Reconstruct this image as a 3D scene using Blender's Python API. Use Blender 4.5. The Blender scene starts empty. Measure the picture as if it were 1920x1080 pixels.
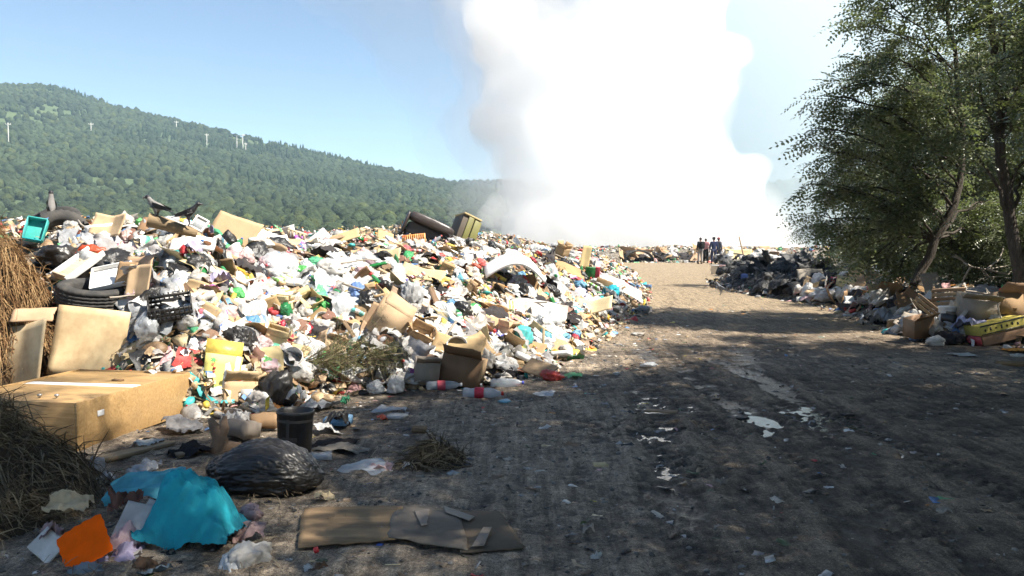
import bpy, bmesh, math, random
import numpy as np
from mathutils import Vector, Matrix, Euler, Quaternion, noise as mnoise

S = bpy.context.scene
COL = S.collection
R = math.radians
random.seed(7)
rng = np.random.default_rng(7)

# ---------------------------------------------------------------- camera, world, sun, exposure
EYE, FPX, HORIZON = 1.6, 1663.0, 450.0            # eye height (m), focal length and horizon in photograph pixels
PITCH = math.atan((540 - HORIZON) / FPX)
cam = bpy.data.objects.new('camera', bpy.data.cameras.new('camera')); COL.objects.link(cam)
cam.data.sensor_width = 36; cam.data.lens = 36 * FPX / 1920
cam.data.clip_start = .05; cam.data.clip_end = 8000
cam.location = (0, 0, EYE); cam.rotation_euler = (R(90) - PITCH, 0, 0)
S.camera = cam

SUN_EL, SUN_AZ = R(51), R(110)                     # azimuth clockwise from +Y
SUNV = Vector((math.sin(SUN_AZ) * math.cos(SUN_EL), math.cos(SUN_AZ) * math.cos(SUN_EL), math.sin(SUN_EL)))
w = bpy.data.worlds.new('World'); S.world = w; w.use_nodes = True
nt = w.node_tree; bg = nt.nodes['Background']
sky = nt.nodes.new('ShaderNodeTexSky'); sky.sky_type = 'NISHITA'; sky.sun_disc = False
sky.sun_elevation = SUN_EL; sky.sun_rotation = SUN_AZ
sky.air_density = 1.0; sky.dust_density = 0; sky.ozone_density = .3; sky.altitude = 2200
nt.links.new(sky.outputs[0], bg.inputs[0]); bg.inputs[1].default_value = .055
sun = bpy.data.objects.new('sun', bpy.data.lights.new('sun', 'SUN')); COL.objects.link(sun)
sun.data.energy = 4.1; sun.data.angle = R(.55); sun.data.color = (1, .94, .84)
sun.rotation_euler = SUNV.to_track_quat('Z', 'Y').to_euler()
S.view_settings.view_transform = 'Standard'; S.view_settings.look = 'None'
S.view_settings.exposure = 1.68; S.view_settings.gamma = 1; S.view_settings.use_curve_mapping = False
cy = S.cycles
cy.max_bounces = 14; cy.diffuse_bounces = 3; cy.use_adaptive_sampling = True; cy.adaptive_threshold = .025; cy.glossy_bounces = 3; cy.transmission_bounces = 4
cy.transparent_max_bounces = 12; cy.volume_bounces = 14
cy.use_denoising = True; cy.caustics_reflective = False; cy.caustics_refractive = False

# ---------------------------------------------------------------- helpers
FWD = Vector((0, math.cos(PITCH), -math.sin(PITCH))); UPV = Vector((0, math.sin(PITCH), math.cos(PITCH)))
def ray(px, py):
    return (FWD + Vector((1, 0, 0)) * ((px - 960) / FPX) + UPV * ((540 - py) / FPX))
def at(px, py, D):                                  # the point seen at a pixel, D metres in front
    d = ray(px, py); return Vector((0, 0, EYE)) + d * (D / d.y)
def on_ground(px, py):
    d = ray(px, py); return Vector((0, 0, EYE)) + d * (EYE / -d.z)

def hash2(ix, iy, s):
    n = (ix * 374761393 + iy * 668265263 + s * 1274126177) & 0x7fffffff
    n = ((n ^ (n >> 13)) * 1274126177) & 0x7fffffff
    return ((n ^ (n >> 16)) & 0xffff) / 65535.0
def vnoise(x, y, s=0):                              # value noise, arrays, -1..1
    x = np.asarray(x, float); y = np.asarray(y, float)
    ix = np.floor(x).astype(np.int64); iy = np.floor(y).astype(np.int64)
    fx = x - ix; fy = y - iy
    fx = fx * fx * (3 - 2 * fx); fy = fy * fy * (3 - 2 * fy)
    a = hash2(ix, iy, s); b = hash2(ix + 1, iy, s); c = hash2(ix, iy + 1, s); d = hash2(ix + 1, iy + 1, s)
    return (a + (b - a) * fx + (c - a) * fy + (a - b - c + d) * fx * fy) * 2 - 1
def fbm(x, y, o=4, s=0):
    r = 0; a = 1; t = 0
    for k in range(o):
        r = r + a * vnoise(np.asarray(x) * 2 ** k + 17.3 * k, np.asarray(y) * 2 ** k - 9.1 * k, s + k); t += a; a *= .5
    return r / t
def sstep(t):
    t = np.clip(t, 0, 1); return t * t * (3 - 2 * t)

def mesh(name, V, F, mats=(), smooth=True, cols=None, mi=None):
    me = bpy.data.meshes.new(name)
    if isinstance(F, np.ndarray):
        n, k = F.shape
        me.vertices.add(len(V)); me.vertices.foreach_set('co', np.asarray(V, np.float32).ravel())
        me.loops.add(n * k); me.loops.foreach_set('vertex_index', F.astype(np.int32).ravel())
        me.polygons.add(n); me.polygons.foreach_set('loop_start', np.arange(0, n * k, k, dtype=np.int32))
        me.update(calc_edges=True)
    else:
        me.from_pydata([tuple(v) for v in V], [], [tuple(f) for f in F]); me.update()
    if smooth: me.polygons.foreach_set('use_smooth', np.ones(len(me.polygons), bool))
    if mi is not None: me.polygons.foreach_set('material_index', np.asarray(mi, np.int32))
    for m in (mats if isinstance(mats, (list, tuple)) else [mats]): me.materials.append(m)
    if cols is not None:
        at_ = me.attributes.new('col', 'FLOAT_COLOR', 'FACE')
        c = np.ones((len(me.polygons), 4), np.float32); c[:, :3] = cols
        at_.data.foreach_set('color', c.ravel())
    return me
def put(name, data, loc=(0, 0, 0), rot=(0, 0, 0), scale=1, parent=None, label=None, cat=None, group=None, kind=None):
    o = bpy.data.objects.new(name, data); COL.objects.link(o)
    o.location = loc
    if isinstance(rot, Quaternion): o.rotation_mode = 'QUATERNION'; o.rotation_quaternion = rot
    elif isinstance(rot, Matrix): o.rotation_mode = 'QUATERNION'; o.rotation_quaternion = rot.to_quaternion()
    else: o.rotation_euler = rot
    o.scale = (scale,) * 3 if isinstance(scale, (int, float)) else scale
    if parent: o.parent = parent
    for k, v in (('label', label), ('category', cat), ('group', group), ('kind', kind)):
        if v: o[k] = v
    return o
def thing(name, loc, rot, label, cat, group=None):
    return put(name, None, loc, rot, 1, None, label, cat, group)
def struct(name, data, **k):
    return put(name, data, kind='structure', **k)

# ---------------------------------------------------------------- materials
def nodes(name):
    m = bpy.data.materials.new(name); m.use_nodes = True
    t = m.node_tree; return m, t, t.nodes['Principled BSDF'], t.nodes['Material Output']
def N(t, ty, **kw):
    n = t.nodes.new(ty)
    for k, v in kw.items():
        if k.startswith('i'): n.inputs[int(k[1:])].default_value = v
        else: setattr(n, k, v)
    return n
def ramp(t, fac, stops):
    r = t.nodes.new('ShaderNodeValToRGB'); e = r.color_ramp.elements
    while len(e) < len(stops): e.new(.5)
    for el, (p, c) in zip(e, stops): el.position = p; el.color = (*c, 1) if len(c) == 3 else c
    t.links.new(fac, r.inputs[0]); return r.outputs[0]
def mixc(t, fac, a, b, mode='MIX'):
    n = t.nodes.new('ShaderNodeMix'); n.data_type = 'RGBA'; n.blend_type = mode
    for i, v in ((0, fac), (6, a), (7, b)):
        if isinstance(v, (int, float)): n.inputs[i].default_value = v
        elif isinstance(v, tuple): n.inputs[i].default_value = (*v, 1) if len(v) == 3 else v
        else: t.links.new(v, n.inputs[i])
    return n.outputs[2]
def mth(t, op, a, b=None, c=None):
    n = t.nodes.new('ShaderNodeMath'); n.operation = op
    for i, v in enumerate((a, b, c)):
        if v is None: continue
        if isinstance(v, (int, float)): n.inputs[i].default_value = v
        else: t.links.new(v, n.inputs[i])
    return n.outputs[0]
def noise_(t, vec, scale, detail=4, rough=.6, dist=0):
    n = t.nodes.new('ShaderNodeTexNoise'); n.inputs['Scale'].default_value = scale; n.inputs['Detail'].default_value = detail
    n.inputs['Roughness'].default_value = rough; n.inputs['Distortion'].default_value = dist
    if vec is not None: t.links.new(vec, n.inputs['Vector'])
    return n
def bump(t, h, strength, dist, normal=None):
    b = t.nodes.new('ShaderNodeBump'); b.inputs['Strength'].default_value = strength; b.inputs['Distance'].default_value = dist
    t.links.new(h, b.inputs['Height'])
    if normal is not None: t.links.new(normal, b.inputs['Normal'])
    return b.outputs[0]

def pm(name, base, rough=.6, var=.25, hue=.0, dirt=.35, scale=9, bmp=.3, bd=.01, trans=0, spec=.5, clear=0, metal=0, dirtc=(.12, .09, .06), stretch=None, desat=.2):
    """general litter material: base colour that varies from piece to piece, dirt blotches, wrinkle relief"""
    m, t, b, out = nodes(name); L = t.links.new
    tc = N(t, 'ShaderNodeTexCoord'); oi = N(t, 'ShaderNodeObjectInfo')
    off = N(t, 'ShaderNodeVectorMath', operation='ADD'); L(tc.outputs['Object'], off.inputs[0])
    mul = mth(t, 'MULTIPLY', oi.outputs['Random'], 37.0); L(mul, off.inputs[1]); vec = off.outputs[0]
    if stretch:
        mp = N(t, 'ShaderNodeMapping'); mp.inputs['Scale'].default_value = stretch; L(vec, mp.inputs['Vector']); vec = mp.outputs[0]
    n1 = noise_(t, vec, scale, 5, .65)
    hsv = N(t, 'ShaderNodeHueSaturation'); hsv.inputs['Color'].default_value = (*base, 1)
    L(mth(t, 'MULTIPLY_ADD', oi.outputs['Random'], hue, .5 - hue / 2), hsv.inputs['Hue'])
    r2 = mth(t, 'FRACT', mth(t, 'MULTIPLY', oi.outputs['Random'], 7.31))
    L(mth(t, 'MULTIPLY_ADD', r2, var * 1.6, 1 - var), hsv.inputs['Value'])
    L(mth(t, 'MULTIPLY_ADD', r2, -desat, 1 + desat * .3), hsv.inputs['Saturation'])
    d = ramp(t, noise_(t, vec, scale * .45, 6, .7).outputs['Fac'], [(.42, (0, 0, 0)), (.68, (1, 1, 1))])
    c = mixc(t, mth(t, 'MULTIPLY', d, dirt), hsv.outputs[0], dirtc)
    c = mixc(t, .35, c, ramp(t, n1.outputs['Fac'], [(.3, (.55, .55, .55)), (.7, (1, 1, 1))]), 'MULTIPLY')
    L(c, b.inputs['Base Color']); b.inputs['Roughness'].default_value = rough; b.inputs['Metallic'].default_value = metal
    b.inputs['Specular IOR Level'].default_value = spec
    if bmp: nb = bump(t, n1.outputs['Fac'], bmp, bd); L(nb, b.inputs['Normal'])
    sh = b.outputs[0]
    if trans:
        tr = N(t, 'ShaderNodeBsdfTranslucent'); L(c, tr.inputs[0]); mx = N(t, 'ShaderNodeMixShader'); mx.inputs[0].default_value = trans
        L(sh, mx.inputs[1]); L(tr.outputs[0], mx.inputs[2]); sh = mx.outputs[0]
    if clear:
        tr = N(t, 'ShaderNodeBsdfTransparent'); tr.inputs[0].default_value = (.93, .95, .96, 1); mx = N(t, 'ShaderNodeMixShader'); mx.inputs[0].default_value = clear
        L(sh, mx.inputs[1]); L(tr.outputs[0], mx.inputs[2]); sh = mx.outputs[0]
    L(sh, out.inputs[0]); return m

M = {}
def volmat(name, dens, col=(1, 1, 1), aniso=0.0):
    m, t, b, out = nodes(name); t.nodes.remove(b)
    v = N(t, 'ShaderNodeVolumePrincipled'); v.inputs['Color'].default_value = (*col, 1); v.inputs['Density'].default_value = dens
    v.inputs['Anisotropy'].default_value = aniso
    t.links.new(v.outputs[0], out.inputs['Volume']); return m

# ---------------------------------------------------------------- terrain functions
def poly_sd(x, y, P):
    """signed distance to an open polyline: positive on its left-hand side; also the arclength parameter 0..n-1"""
    x = np.asarray(x, float); y = np.asarray(y, float)
    best = np.full(x.shape, 1e9); sg = np.ones(x.shape); par = np.zeros(x.shape)
    for i in range(len(P) - 1):
        ax, ay = P[i]; bx, by = P[i + 1]; dx, dy = bx - ax, by - ay; l2 = dx * dx + dy * dy
        u = np.clip(((x - ax) * dx + (y - ay) * dy) / l2, 0, 1)
        d = np.hypot(x - ax - u * dx, y - ay - u * dy); c = dx * (y - ay) - dy * (x - ax)
        m = d < best - 1e-9
        best = np.where(m, d, best); sg = np.where(m, np.sign(c), sg); par = np.where(m, i + u, par)
    return best * sg, par
TOE = [(-40, 8.8), (-4.6, 8.5), (-2.7, 8.0), (-1.75, 9.35), (-.35, 9.9), (.55, 11.6), (1.05, 13.2), (2.2, 17.6), (3.2, 22), (4.1, 28), (5, 36), (6, 46), (7, 57)]
TOE_H = [1.78, 1.74, 1.74, 1.72, 1.72, 1.72, 1.72, 1.72, 1.66, 1.6, 1.45, 1.2, .9]
TOE_W = [2.4, 2.4, 2.8, 4.2, 4.8, 5, 5, 5, 5, 5, 5, 5, 4]
BANK = [(16, 11.5), (8.4, 12.6), (6.5, 14.0), (6.9, 17.4), (7.7, 21.8), (6.9, 26.4), (6.9, 30), (8.0, 35), (10, 44), (13, 56)]
BANK_H = [.5, .55, .6, .7, .6, .48, .55, .5, .5, .4]
def heap_h(x, y):
    s, p = poly_sd(x, y, TOE); k = np.arange(len(TOE))
    H = np.interp(p, k, TOE_H); W = np.interp(p, k, TOE_W)
    s = s + .35 * fbm(np.asarray(x) * .8, np.asarray(y) * .8, 3, 3)
    t = np.clip(s / W, 0, 1); h = H * (1 - (1 - t) ** 1.8)
    h = h + sstep(s / 2.0) * (.16 * fbm(np.asarray(x) * .45, np.asarray(y) * .45, 2, 5) + .12 * fbm(np.asarray(x) * 1.7, np.asarray(y) * 1.7, 3, 9))
    return np.where(s > 0, h, s * .3)
def bank_h(x, y):
    s, p = poly_sd(x, y, BANK); s = -s; k = np.arange(len(BANK))
    H = np.interp(p, k, BANK_H)
    s = s + .25 * fbm(np.asarray(x) * .9, np.asarray(y) * .9, 3, 13)
    t = np.clip(s / 1.8, 0, 1); h = H * (1 - (1 - t) ** 1.8) * (1 - .6 * sstep((s - 2.2) / 3))
    h = h + sstep(s / 1.5) * .12 * fbm(np.asarray(x) * 1.5, np.asarray(y) * 1.5, 3, 19)
    return np.where(s > 0, h, s * .3)
def far_h(x, y):
    x = np.asarray(x, float); y = np.asarray(y, float)
    s = y - 63 - 1.5 * fbm(x * .15, y * 0 + 3, 2, 23)
    h = (.95 + .35 * fbm(x * .25, y * .25, 3, 29)) * sstep(s / 4)
    return np.where(s > 0, h, s * .2)
_gx = np.arange(-18, 36, .1); _gy = np.arange(5, 92, .1); _X, _Y = np.meshgrid(_gx, _gy)
_G = np.maximum(np.maximum(heap_h(_X, _Y), bank_h(_X, _Y)), np.maximum(far_h(_X, _Y), 0))
def gnd_all(x, y):                                  # bilinear look-up in the grid of heaps
    fx = np.clip((np.asarray(x, float) + 18) / .1, 0, len(_gx) - 1.001); fy = np.clip((np.asarray(y, float) - 5) / .1, 0, len(_gy) - 1.001)
    i = fx.astype(int); j = fy.astype(int); u = fx - i; v = fy - j
    return _G[j, i] * (1 - u) * (1 - v) + _G[j, i + 1] * u * (1 - v) + _G[j + 1, i] * (1 - u) * v + _G[j + 1, i + 1] * u * v
def hz(x, y): return float(gnd_all(np.array([x]), np.array([y]))[0])
def normal_at(x, y, e=.25):
    a = gnd_all(np.array([x + e, x - e, x, x]), np.array([y, y, y + e, y - e]))
    return Vector((-(a[0] - a[1]) / (2 * e), -(a[2] - a[3]) / (2 * e), 1)).normalized()
def hit(px, py):
    """where the line of sight through a pixel meets the heaps or the ground"""
    d = ray(px, py); d = d / d.y
    D = np.concatenate([np.arange(3, 40, .05), np.arange(40, 90, .2)])
    z = EYE + D * d.z; g = gnd_all(D * d.x, D)
    k = np.nonzero(z < g)[0]
    Dk = D[k[0]] if len(k) else (D[np.argmin(z - g)])
    x, y = Dk * d.x, Dk
    return Vector((x, y, hz(x, y))), Dk

# ---------------------------------------------------------------- ground
PUD = [(.82, 7.45, .34, .5), (1.15, 7.2, .50, .8), (1.45, 7.6, .55, .6), (1.2, 6.3, .35, .8), (2.32, 7.75, .34, .40), (2.85, 7.9, .35, .6), (1.9, 7.4, .4, .4), (1.5, 8.6, .3, .6)]
WATER_Z = -.0225
RUTS = [[(.75, 3), (.95, 5), (1.25, 7.5), (1.6, 10.5), (2.3, 16), (4.2, 24), (6, 40)], [(2.15, 3), (2.3, 5), (2.6, 7.5), (3.0, 10.5), (3.7, 16), (5.6, 24), (7.4, 40)],
        [(1.5, 2.5), (2.0, 5), (2.2, 7), (2.1, 10), (1.9, 13)], [(3.3, 2.5), (3.2, 5), (3.0, 8), (2.7, 12)]]
def road_z(x, y):
    z = .020 * fbm(x * .6, y * .6, 3, 41) + .018 * fbm(x * 4, y * 4, 3, 43) + .016 * fbm(x * 14, y * 14, 2, 47)
    for i, P in enumerate(RUTS):
        s, p = poly_sd(x, y, P); q = np.abs(s + .05 * vnoise(x * 2, y * 2, 50 + i))
        m = np.exp(-(q / .17) ** 2)
        z = z - .016 * m + .020 * np.exp(-((q - .27) / .08) ** 2) * (.6 + .8 * vnoise(x * 3, y * 1.2, 55 + i))
        z = z + .006 * m * np.sign(np.sin((y * 1.0 + np.abs(s)) * 42)) * (vnoise(x * .8, y * .8, 60 + i) > -.2)
    mk = 0
    for (px, py, rx, ry) in PUD:
        mk = np.maximum(mk, np.exp(-(((x - px) / rx) ** 2 + ((y - py) / ry) ** 2) * 1.2))
    clean = np.exp(-(((x - 2.32) / .17) ** 2 + ((y - 7.8) / .26) ** 2) * 1.2)
    z = np.maximum(z, -.020)
    z = z - mk * (.014 + .016 * fbm(x * 2.2, y * 1.6, 2, 73)) - clean * .03 * (.6 + fbm(x * 5, y * 5, 3, 77)) + mk * .034 * fbm(x * 20, y * 15, 2, 71)
    return z
def nonuni(segs):
    out = [segs[0][0]]
    for a, b, st in segs: out += list(np.linspace(a, b, max(2, int(round((b - a) / st)) + 1))[1:])
    return np.array(out)
gx = nonuni([(-4000, -1000, 600), (-1000, -100, 150), (-100, -14, 8), (-14, -4, .5), (-4, .3, .045), (.3, 3.2, .022), (3.2, 5, .045), (5, 12, .12), (12, 30, 1.5), (30, 120, 15), (120, 1000, 150), (1000, 4000, 600)])
gy = nonuni([(-2000, -200, 400), (-200, -12, 20), (-12, 2.5, .6), (2.5, 5.6, .035), (5.6, 9.2, .022), (9.2, 10.5, .04), (10.5, 18, .07), (18, 30, .25), (30, 75, 1.2), (75, 200, 12), (200, 1000, 100), (1000, 6000, 600)])
GX, GY = np.meshgrid(gx, gy)
fade = np.clip(1.6 - np.hypot(GX - 1, GY - 8) / 45, 0, 1)
GZ = road_z(GX, GY) * fade
V = np.stack([GX, GY, GZ], -1).reshape(-1, 3)
nx, ny = len(gx), len(gy)
I = np.arange(nx * ny).reshape(ny, nx)
F = np.stack([I[:-1, :-1], I[:-1, 1:], I[1:, 1:], I[1:, :-1]], -1).reshape(-1, 4)

m, t, b, out = nodes('mud'); L = t.links.new
geo = N(t, 'ShaderNodeNewGeometry'); P = geo.outputs['Position']; sep = N(t, 'ShaderNodeSeparateXYZ'); L(P, sep.inputs[0])
nA = noise_(t, P, .42, 5, .6); nB = noise_(t, P, 2.4, 6, .65, .4); nC = noise_(t, P, 17, 5, .7); nD = noise_(t, P, 70, 3, .7)
mud = ramp(t, nB.outputs['Fac'], [(.3, (.110, .084, .060)), (.55, (.178, .138, .100)), (.8, (.26, .208, .152))])
grav = ramp(t, nC.outputs['Fac'], [(.3, (.155, .125, .094)), (.55, (.26, .213, .163)), (.75, (.39, .33, .26))])
dirt = ramp(t, nC.outputs['Fac'], [(.3, (.18, .135, .085)), (.7, (.31, .24, .155))])
# grey gravel: along the heap's foot (x < 0) and a dry patch by the trees; dark mud on the wheel track; dry tan dirt farther on
gl = mth(t, 'ADD', mth(t, 'MULTIPLY', sep.outputs[0], -.42), mth(t, 'MULTIPLY', nA.outputs['Fac'], 2.0))
gl = ramp(t, mth(t, 'ADD', gl, mth(t, 'MULTIPLY', nB.outputs['Fac'], .6)), [(.55, (0, 0, 0)), (.95, (1, 1, 1))])
rx = mth(t, 'SUBTRACT', sep.outputs[0], 5.3); ry = mth(t, 'SUBTRACT', sep.outputs[1], 11.2)
rd = mth(t, 'SQRT', mth(t, 'ADD', mth(t, 'MULTIPLY', mth(t, 'MULTIPLY', rx, rx), .16), mth(t, 'MULTIPLY', mth(t, 'MULTIPLY', ry, ry), .22)))
rd = mth(t, 'ADD', rd, mth(t, 'MULTIPLY_ADD', nA.outputs['Fac'], 1.6, -.8)); gr = ramp(t, mth(t, 'ADD', rd, mth(t, 'MULTIPLY_ADD', nB.outputs['Fac'], .5, -.25)), [(.72, (1, 1, 1)), (.95, (0, 0, 0))])
c = mixc(t, mth(t, 'MULTIPLY', mth(t, 'MAXIMUM', gl, gr), .85), mud, grav)
fy = mth(t, 'ADD', sep.outputs[1], mth(t, 'MULTIPLY', nA.outputs['Fac'], 6)); fr = ramp(t, mth(t, 'DIVIDE', fy, 40), [(.40, (0, 0, 0)), (.62, (1, 1, 1))])
c = mixc(t, fr, c, dirt)
c = mixc(t, ramp(t, nD.outputs['Fac'], [(.60, (0, 0, 0)), (.70, (.8, .8, .8))]), c, (.30, .275, .24))
nE = noise_(t, P, 150, 3, .75); nF = noise_(t, P, 42, 4, .75)
mpz = N(t, 'ShaderNodeMapping'); mpz.inputs['Scale'].default_value = (9, .9, 1); mpz.inputs['Rotation'].default_value = (0, 0, R(9)); L(P, mpz.inputs[0]); nS = noise_(t, mpz.outputs[0], 1.5, 5, .7, .5)
c = mixc(t, 1, c, ramp(t, nE.outputs['Fac'], [(.32, (.45, .45, .45)), (.5, (1, 1, 1)), (.70, (1.9, 1.86, 1.8))]), 'MULTIPLY')
c = mixc(t, 1, c, ramp(t, nF.outputs['Fac'], [(.34, (.60, .60, .60)), (.5, (1, 1, 1)), (.68, (1.5, 1.48, 1.44))]), 'MULTIPLY')
c = mixc(t, 1, c, ramp(t, nS.outputs['Fac'], [(.35, (.58, .58, .58)), (.5, (1, 1, 1)), (.66, (1.45, 1.43, 1.4))]), 'MULTIPLY')
wet = ramp(t, mth(t, 'MULTIPLY_ADD', sep.outputs[2], 22, .9), [(.40, (1, 1, 1)), (.74, (0, 0, 0))])
near = ramp(t, mth(t, 'DIVIDE', sep.outputs[1], 40), [(.28, (1, 1, 1)), (.42, (0, 0, 0))])
wet = mth(t, 'MULTIPLY', wet, near)
c = mixc(t, mth(t, 'MULTIPLY', wet, .5), c, (.03, .026, .022))
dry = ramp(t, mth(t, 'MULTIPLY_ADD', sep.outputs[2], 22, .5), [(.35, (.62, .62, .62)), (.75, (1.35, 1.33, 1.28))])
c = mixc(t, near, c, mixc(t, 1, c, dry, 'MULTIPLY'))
L(c, b.inputs['Base Color'])
L(mth(t, 'MULTIPLY_ADD', wet, -.62, .88), b.inputs['Roughness']); b.inputs['Specular IOR Level'].default_value = .35
hsum = mth(t, 'ADD', mth(t, 'ADD', mth(t, 'MULTIPLY', nC.outputs['Fac'], .6), mth(t, 'MULTIPLY', nD.outputs['Fac'], .6)), mth(t, 'MULTIPLY', nE.outputs['Fac'], .35))
L(bump(t, hsum, .8, .04), b.inputs['Normal'])
M['mud'] = m
struct('ground', mesh('ground', V, F, m))

m, t, b, out = nodes('puddle_water'); b.inputs['Base Color'].default_value = (.06, .055, .048, 1); b.inputs['Roughness'].default_value = .09; b.inputs['IOR'].default_value = 1.33
nn = noise_(t, None, 6, 2); t.links.new(N(t, 'ShaderNodeTexCoord').outputs['Object'], nn.inputs['Vector']); t.links.new(bump(t, nn.outputs['Fac'], .03, .01), b.inputs['Normal'])
wv = []; wf = []
for (px, py, rx_, ry_) in [(1.7, 7.3, 1.75, 1.75)]:
    n = 40
    for i in range(n): a = i * 2 * math.pi / n; wv.append((px + rx_ * math.cos(a), py + ry_ * math.sin(a), WATER_Z))
    wf.append(tuple(range(n)))
struct('puddle_water', mesh('puddle_water', wv, wf, m))

# ---------------------------------------------------------------- heap mounds
m, t, b, out = nodes('heap_soil'); L = t.links.new
geo = N(t, 'ShaderNodeNewGeometry'); P = geo.outputs['Position']
v1 = noise_(t, P, 4, 6, .7); v2 = N(t, 'ShaderNodeTexVoronoi'); v2.inputs['Scale'].default_value = 9; L(P, v2.inputs['Vector'])
c = ramp(t, v1.outputs['Fac'], [(.3, (.035, .028, .02)), (.5, (.10, .08, .055)), (.7, (.22, .19, .15))])
v2g = N(t, 'ShaderNodeRGBToBW'); L(v2.outputs['Color'], v2g.inputs[0])
c = mixc(t, .4, c, ramp(t, v2g.outputs[0], [(.25, (.05, .045, .04)), (.5, (.25, .2, .14)), (.75, (.5, .47, .42))]))
L(c, b.inputs['Base Color']); b.inputs['Roughness'].default_value = .9; L(bump(t, v2.outputs['Distance'], 1, .08), b.inputs['Normal'])
M['heap_soil'] = m
def mound(name, fn, xs, ys):
    X, Y = np.meshgrid(xs, ys); Z = fn(X, Y) - .06
    n1, n2 = len(xs), len(ys); I = np.arange(n1 * n2).reshape(n2, n1)
    F = np.stack([I[:-1, :-1], I[:-1, 1:], I[1:, 1:], I[1:, :-1]], -1).reshape(-1, 4)
    keep = (Z.reshape(-1)[F] > -.25).any(1)
    struct(name, mesh(name, np.stack([X, Y, Z], -1).reshape(-1, 3), F[keep], M['heap_soil']))
mound('heap_mound', heap_h, nonuni([(-32, -9, .6), (-9, 5, .13), (5, 9, .3)]), nonuni([(7, 20, .13), (20, 34, .25), (34, 64, .6)]))
mound('bank_mound', bank_h, nonuni([(5, 12, .13), (12, 24, .5)]), nonuni([(11, 33, .15), (33, 66, .5)]))
mound('far_mound', far_h, nonuni([(-20, 45, .4)]), nonuni([(61, 76, .35), (76, 86, 1.5)]))

# ---------------------------------------------------------------- hills with their woods
def ridge_z(x):
    k = [-1500, -900, -700, -462, -404, -346, -240, -159, -67, -20, 60, 160, 300, 500, 900, 1500]
    v = [150, 150, 146, 139, 136, 117, 93, 74, 53, 44, 36, 40, 66, 95, 130, 150]
    return np.interp(x, k, v)
def hill_z(x, y):
    x = np.asarray(x, float); y = np.asarray(y, float)
    u = np.clip((y - 190) / 610, 0, 1); prof = u ** 1.15
    r = ridge_z(x * (800 / np.maximum(y, 420)) ** .55)
    gul = 7 * fbm(x * .006, y * .004, 4, 81) * np.sin(np.clip(u, 0, 1) * math.pi)
    back = np.clip((y - 800) / 600, 0, 1)
    z = r * prof * (1 - .35 * back) + gul
    z2 = (68 + 14 * fbm(x * .004, y * 0, 2, 91)) * sstep((y - 850) / 300) * sstep((x + 900) / 500) * (1 - .5 * sstep((x - 150) / 300))
    return np.maximum(z, z2) - 4 * (1 - sstep((y - 190) / 60))
hx = nonuni([(-1600, -900, 50), (-900, 700, 16), (700, 1600, 50)]); hy = nonuni([(185, 860, 14), (860, 1500, 40)])
X, Y = np.meshgrid(hx, hy); Z = hill_z(X, Y)
n1, n2 = len(hx), len(hy); I = np.arange(n1 * n2).reshape(n2, n1)
F = np.stack([I[:-1, :-1], I[:-1, 1:], I[1:, 1:], I[1:, :-1]], -1).reshape(-1, 4)
m, t, b, out = nodes('hill_grass'); L = t.links.new
P = N(t, 'ShaderNodeNewGeometry').outputs['Position']
L(ramp(t, noise_(t, P, .02, 6, .7).outputs['Fac'], [(.3, (.035, .055, .022)), (.55, (.07, .10, .035)), (.75, (.13, .15, .06))]), b.inputs['Base Color']); b.inputs['Roughness'].default_value = 1
struct('hills', mesh('hills', np.stack([X, Y, Z], -1).reshape(-1, 3), F, m))

def ico(sub):
    bm = bmesh.new(); bmesh.ops.create_icosphere(bm, subdivisions=sub, radius=1)
    V = np.array([v.co[:] for v in bm.verts]); F = np.array([[v.index for v in f.verts] for f in bm.faces]); bm.free(); return V, F
m, t, b, out = nodes('wood_leaves'); L = t.links.new
a = N(t, 'ShaderNodeAttribute', attribute_name='col'); P = N(t, 'ShaderNodeNewGeometry').outputs['Position']
nz = noise_(t, P, .55, 3, .7)
L(mixc(t, 1, a.outputs['Color'], ramp(t, nz.outputs['Fac'], [(.3, (.45, .45, .45)), (.7, (1.2, 1.2, 1.2))]), 'MULTIPLY'), b.inputs['Base Color'])
b.inputs['Roughness'].default_value = .9; b.inputs['Specular IOR Level'].default_value = .1; L(bump(t, nz.outputs['Fac'], 1, 1.5), b.inputs['Normal'])
M['wood_leaves'] = m
iv, if_ = ico(2)
ivl, ifl = ico(1)
crowns = []
for k in range(6):
    d = np.array([1 + .42 * mnoise.noise(Vector(v) * 2.1 + Vector((k * 9, 3, 1))) + .25 * mnoise.noise(Vector(v) * 5 + Vector((k * 5, 0, 7))) for v in iv])
    v = iv * d[:, None]; v[:, 2] *= 1.05; crowns.append(v)
cone = iv.copy(); cone[:, 2] = (iv[:, 2] + 1) * 1.5 - .7; tap = np.clip(1.1 - (iv[:, 2] + 1) / 2.0, .05, 1); cone[:, 0] *= tap * .8; cone[:, 1] *= tap * .8
conel = ivl.copy(); conel[:, 2] = (ivl[:, 2] + 1) * 1.4 - .7; tap = np.clip(1.1 - (ivl[:, 2] + 1) / 2.0, .05, 1); conel[:, 0] *= tap * .85; conel[:, 1] *= tap * .85
r2 = np.random.default_rng(3)
pts = []
for (x0, x1, y0, y1, st) in [(-620, 60, 230, 830, 4.5), (-1100, -150, 230, 900, 11), (60, 520, 230, 700, 15), (-330, 140, 850, 1180, 9)]:
    gx_, gy_ = np.meshgrid(np.arange(x0, x1, st), np.arange(y0, y1, st))
    p = np.stack([gx_.ravel(), gy_.ravel()], 1) + r2.uniform(-.55, .55, (gx_.size, 2)) * st
    q_ = p[:, 0] / p[:, 1]; ok = (q_ > -.63) & (q_ < .70) if st != 11 else (q_ <= -.63) & (q_ > -1.5)
    pts.append(p[ok])
pts = np.concatenate(pts)
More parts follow.
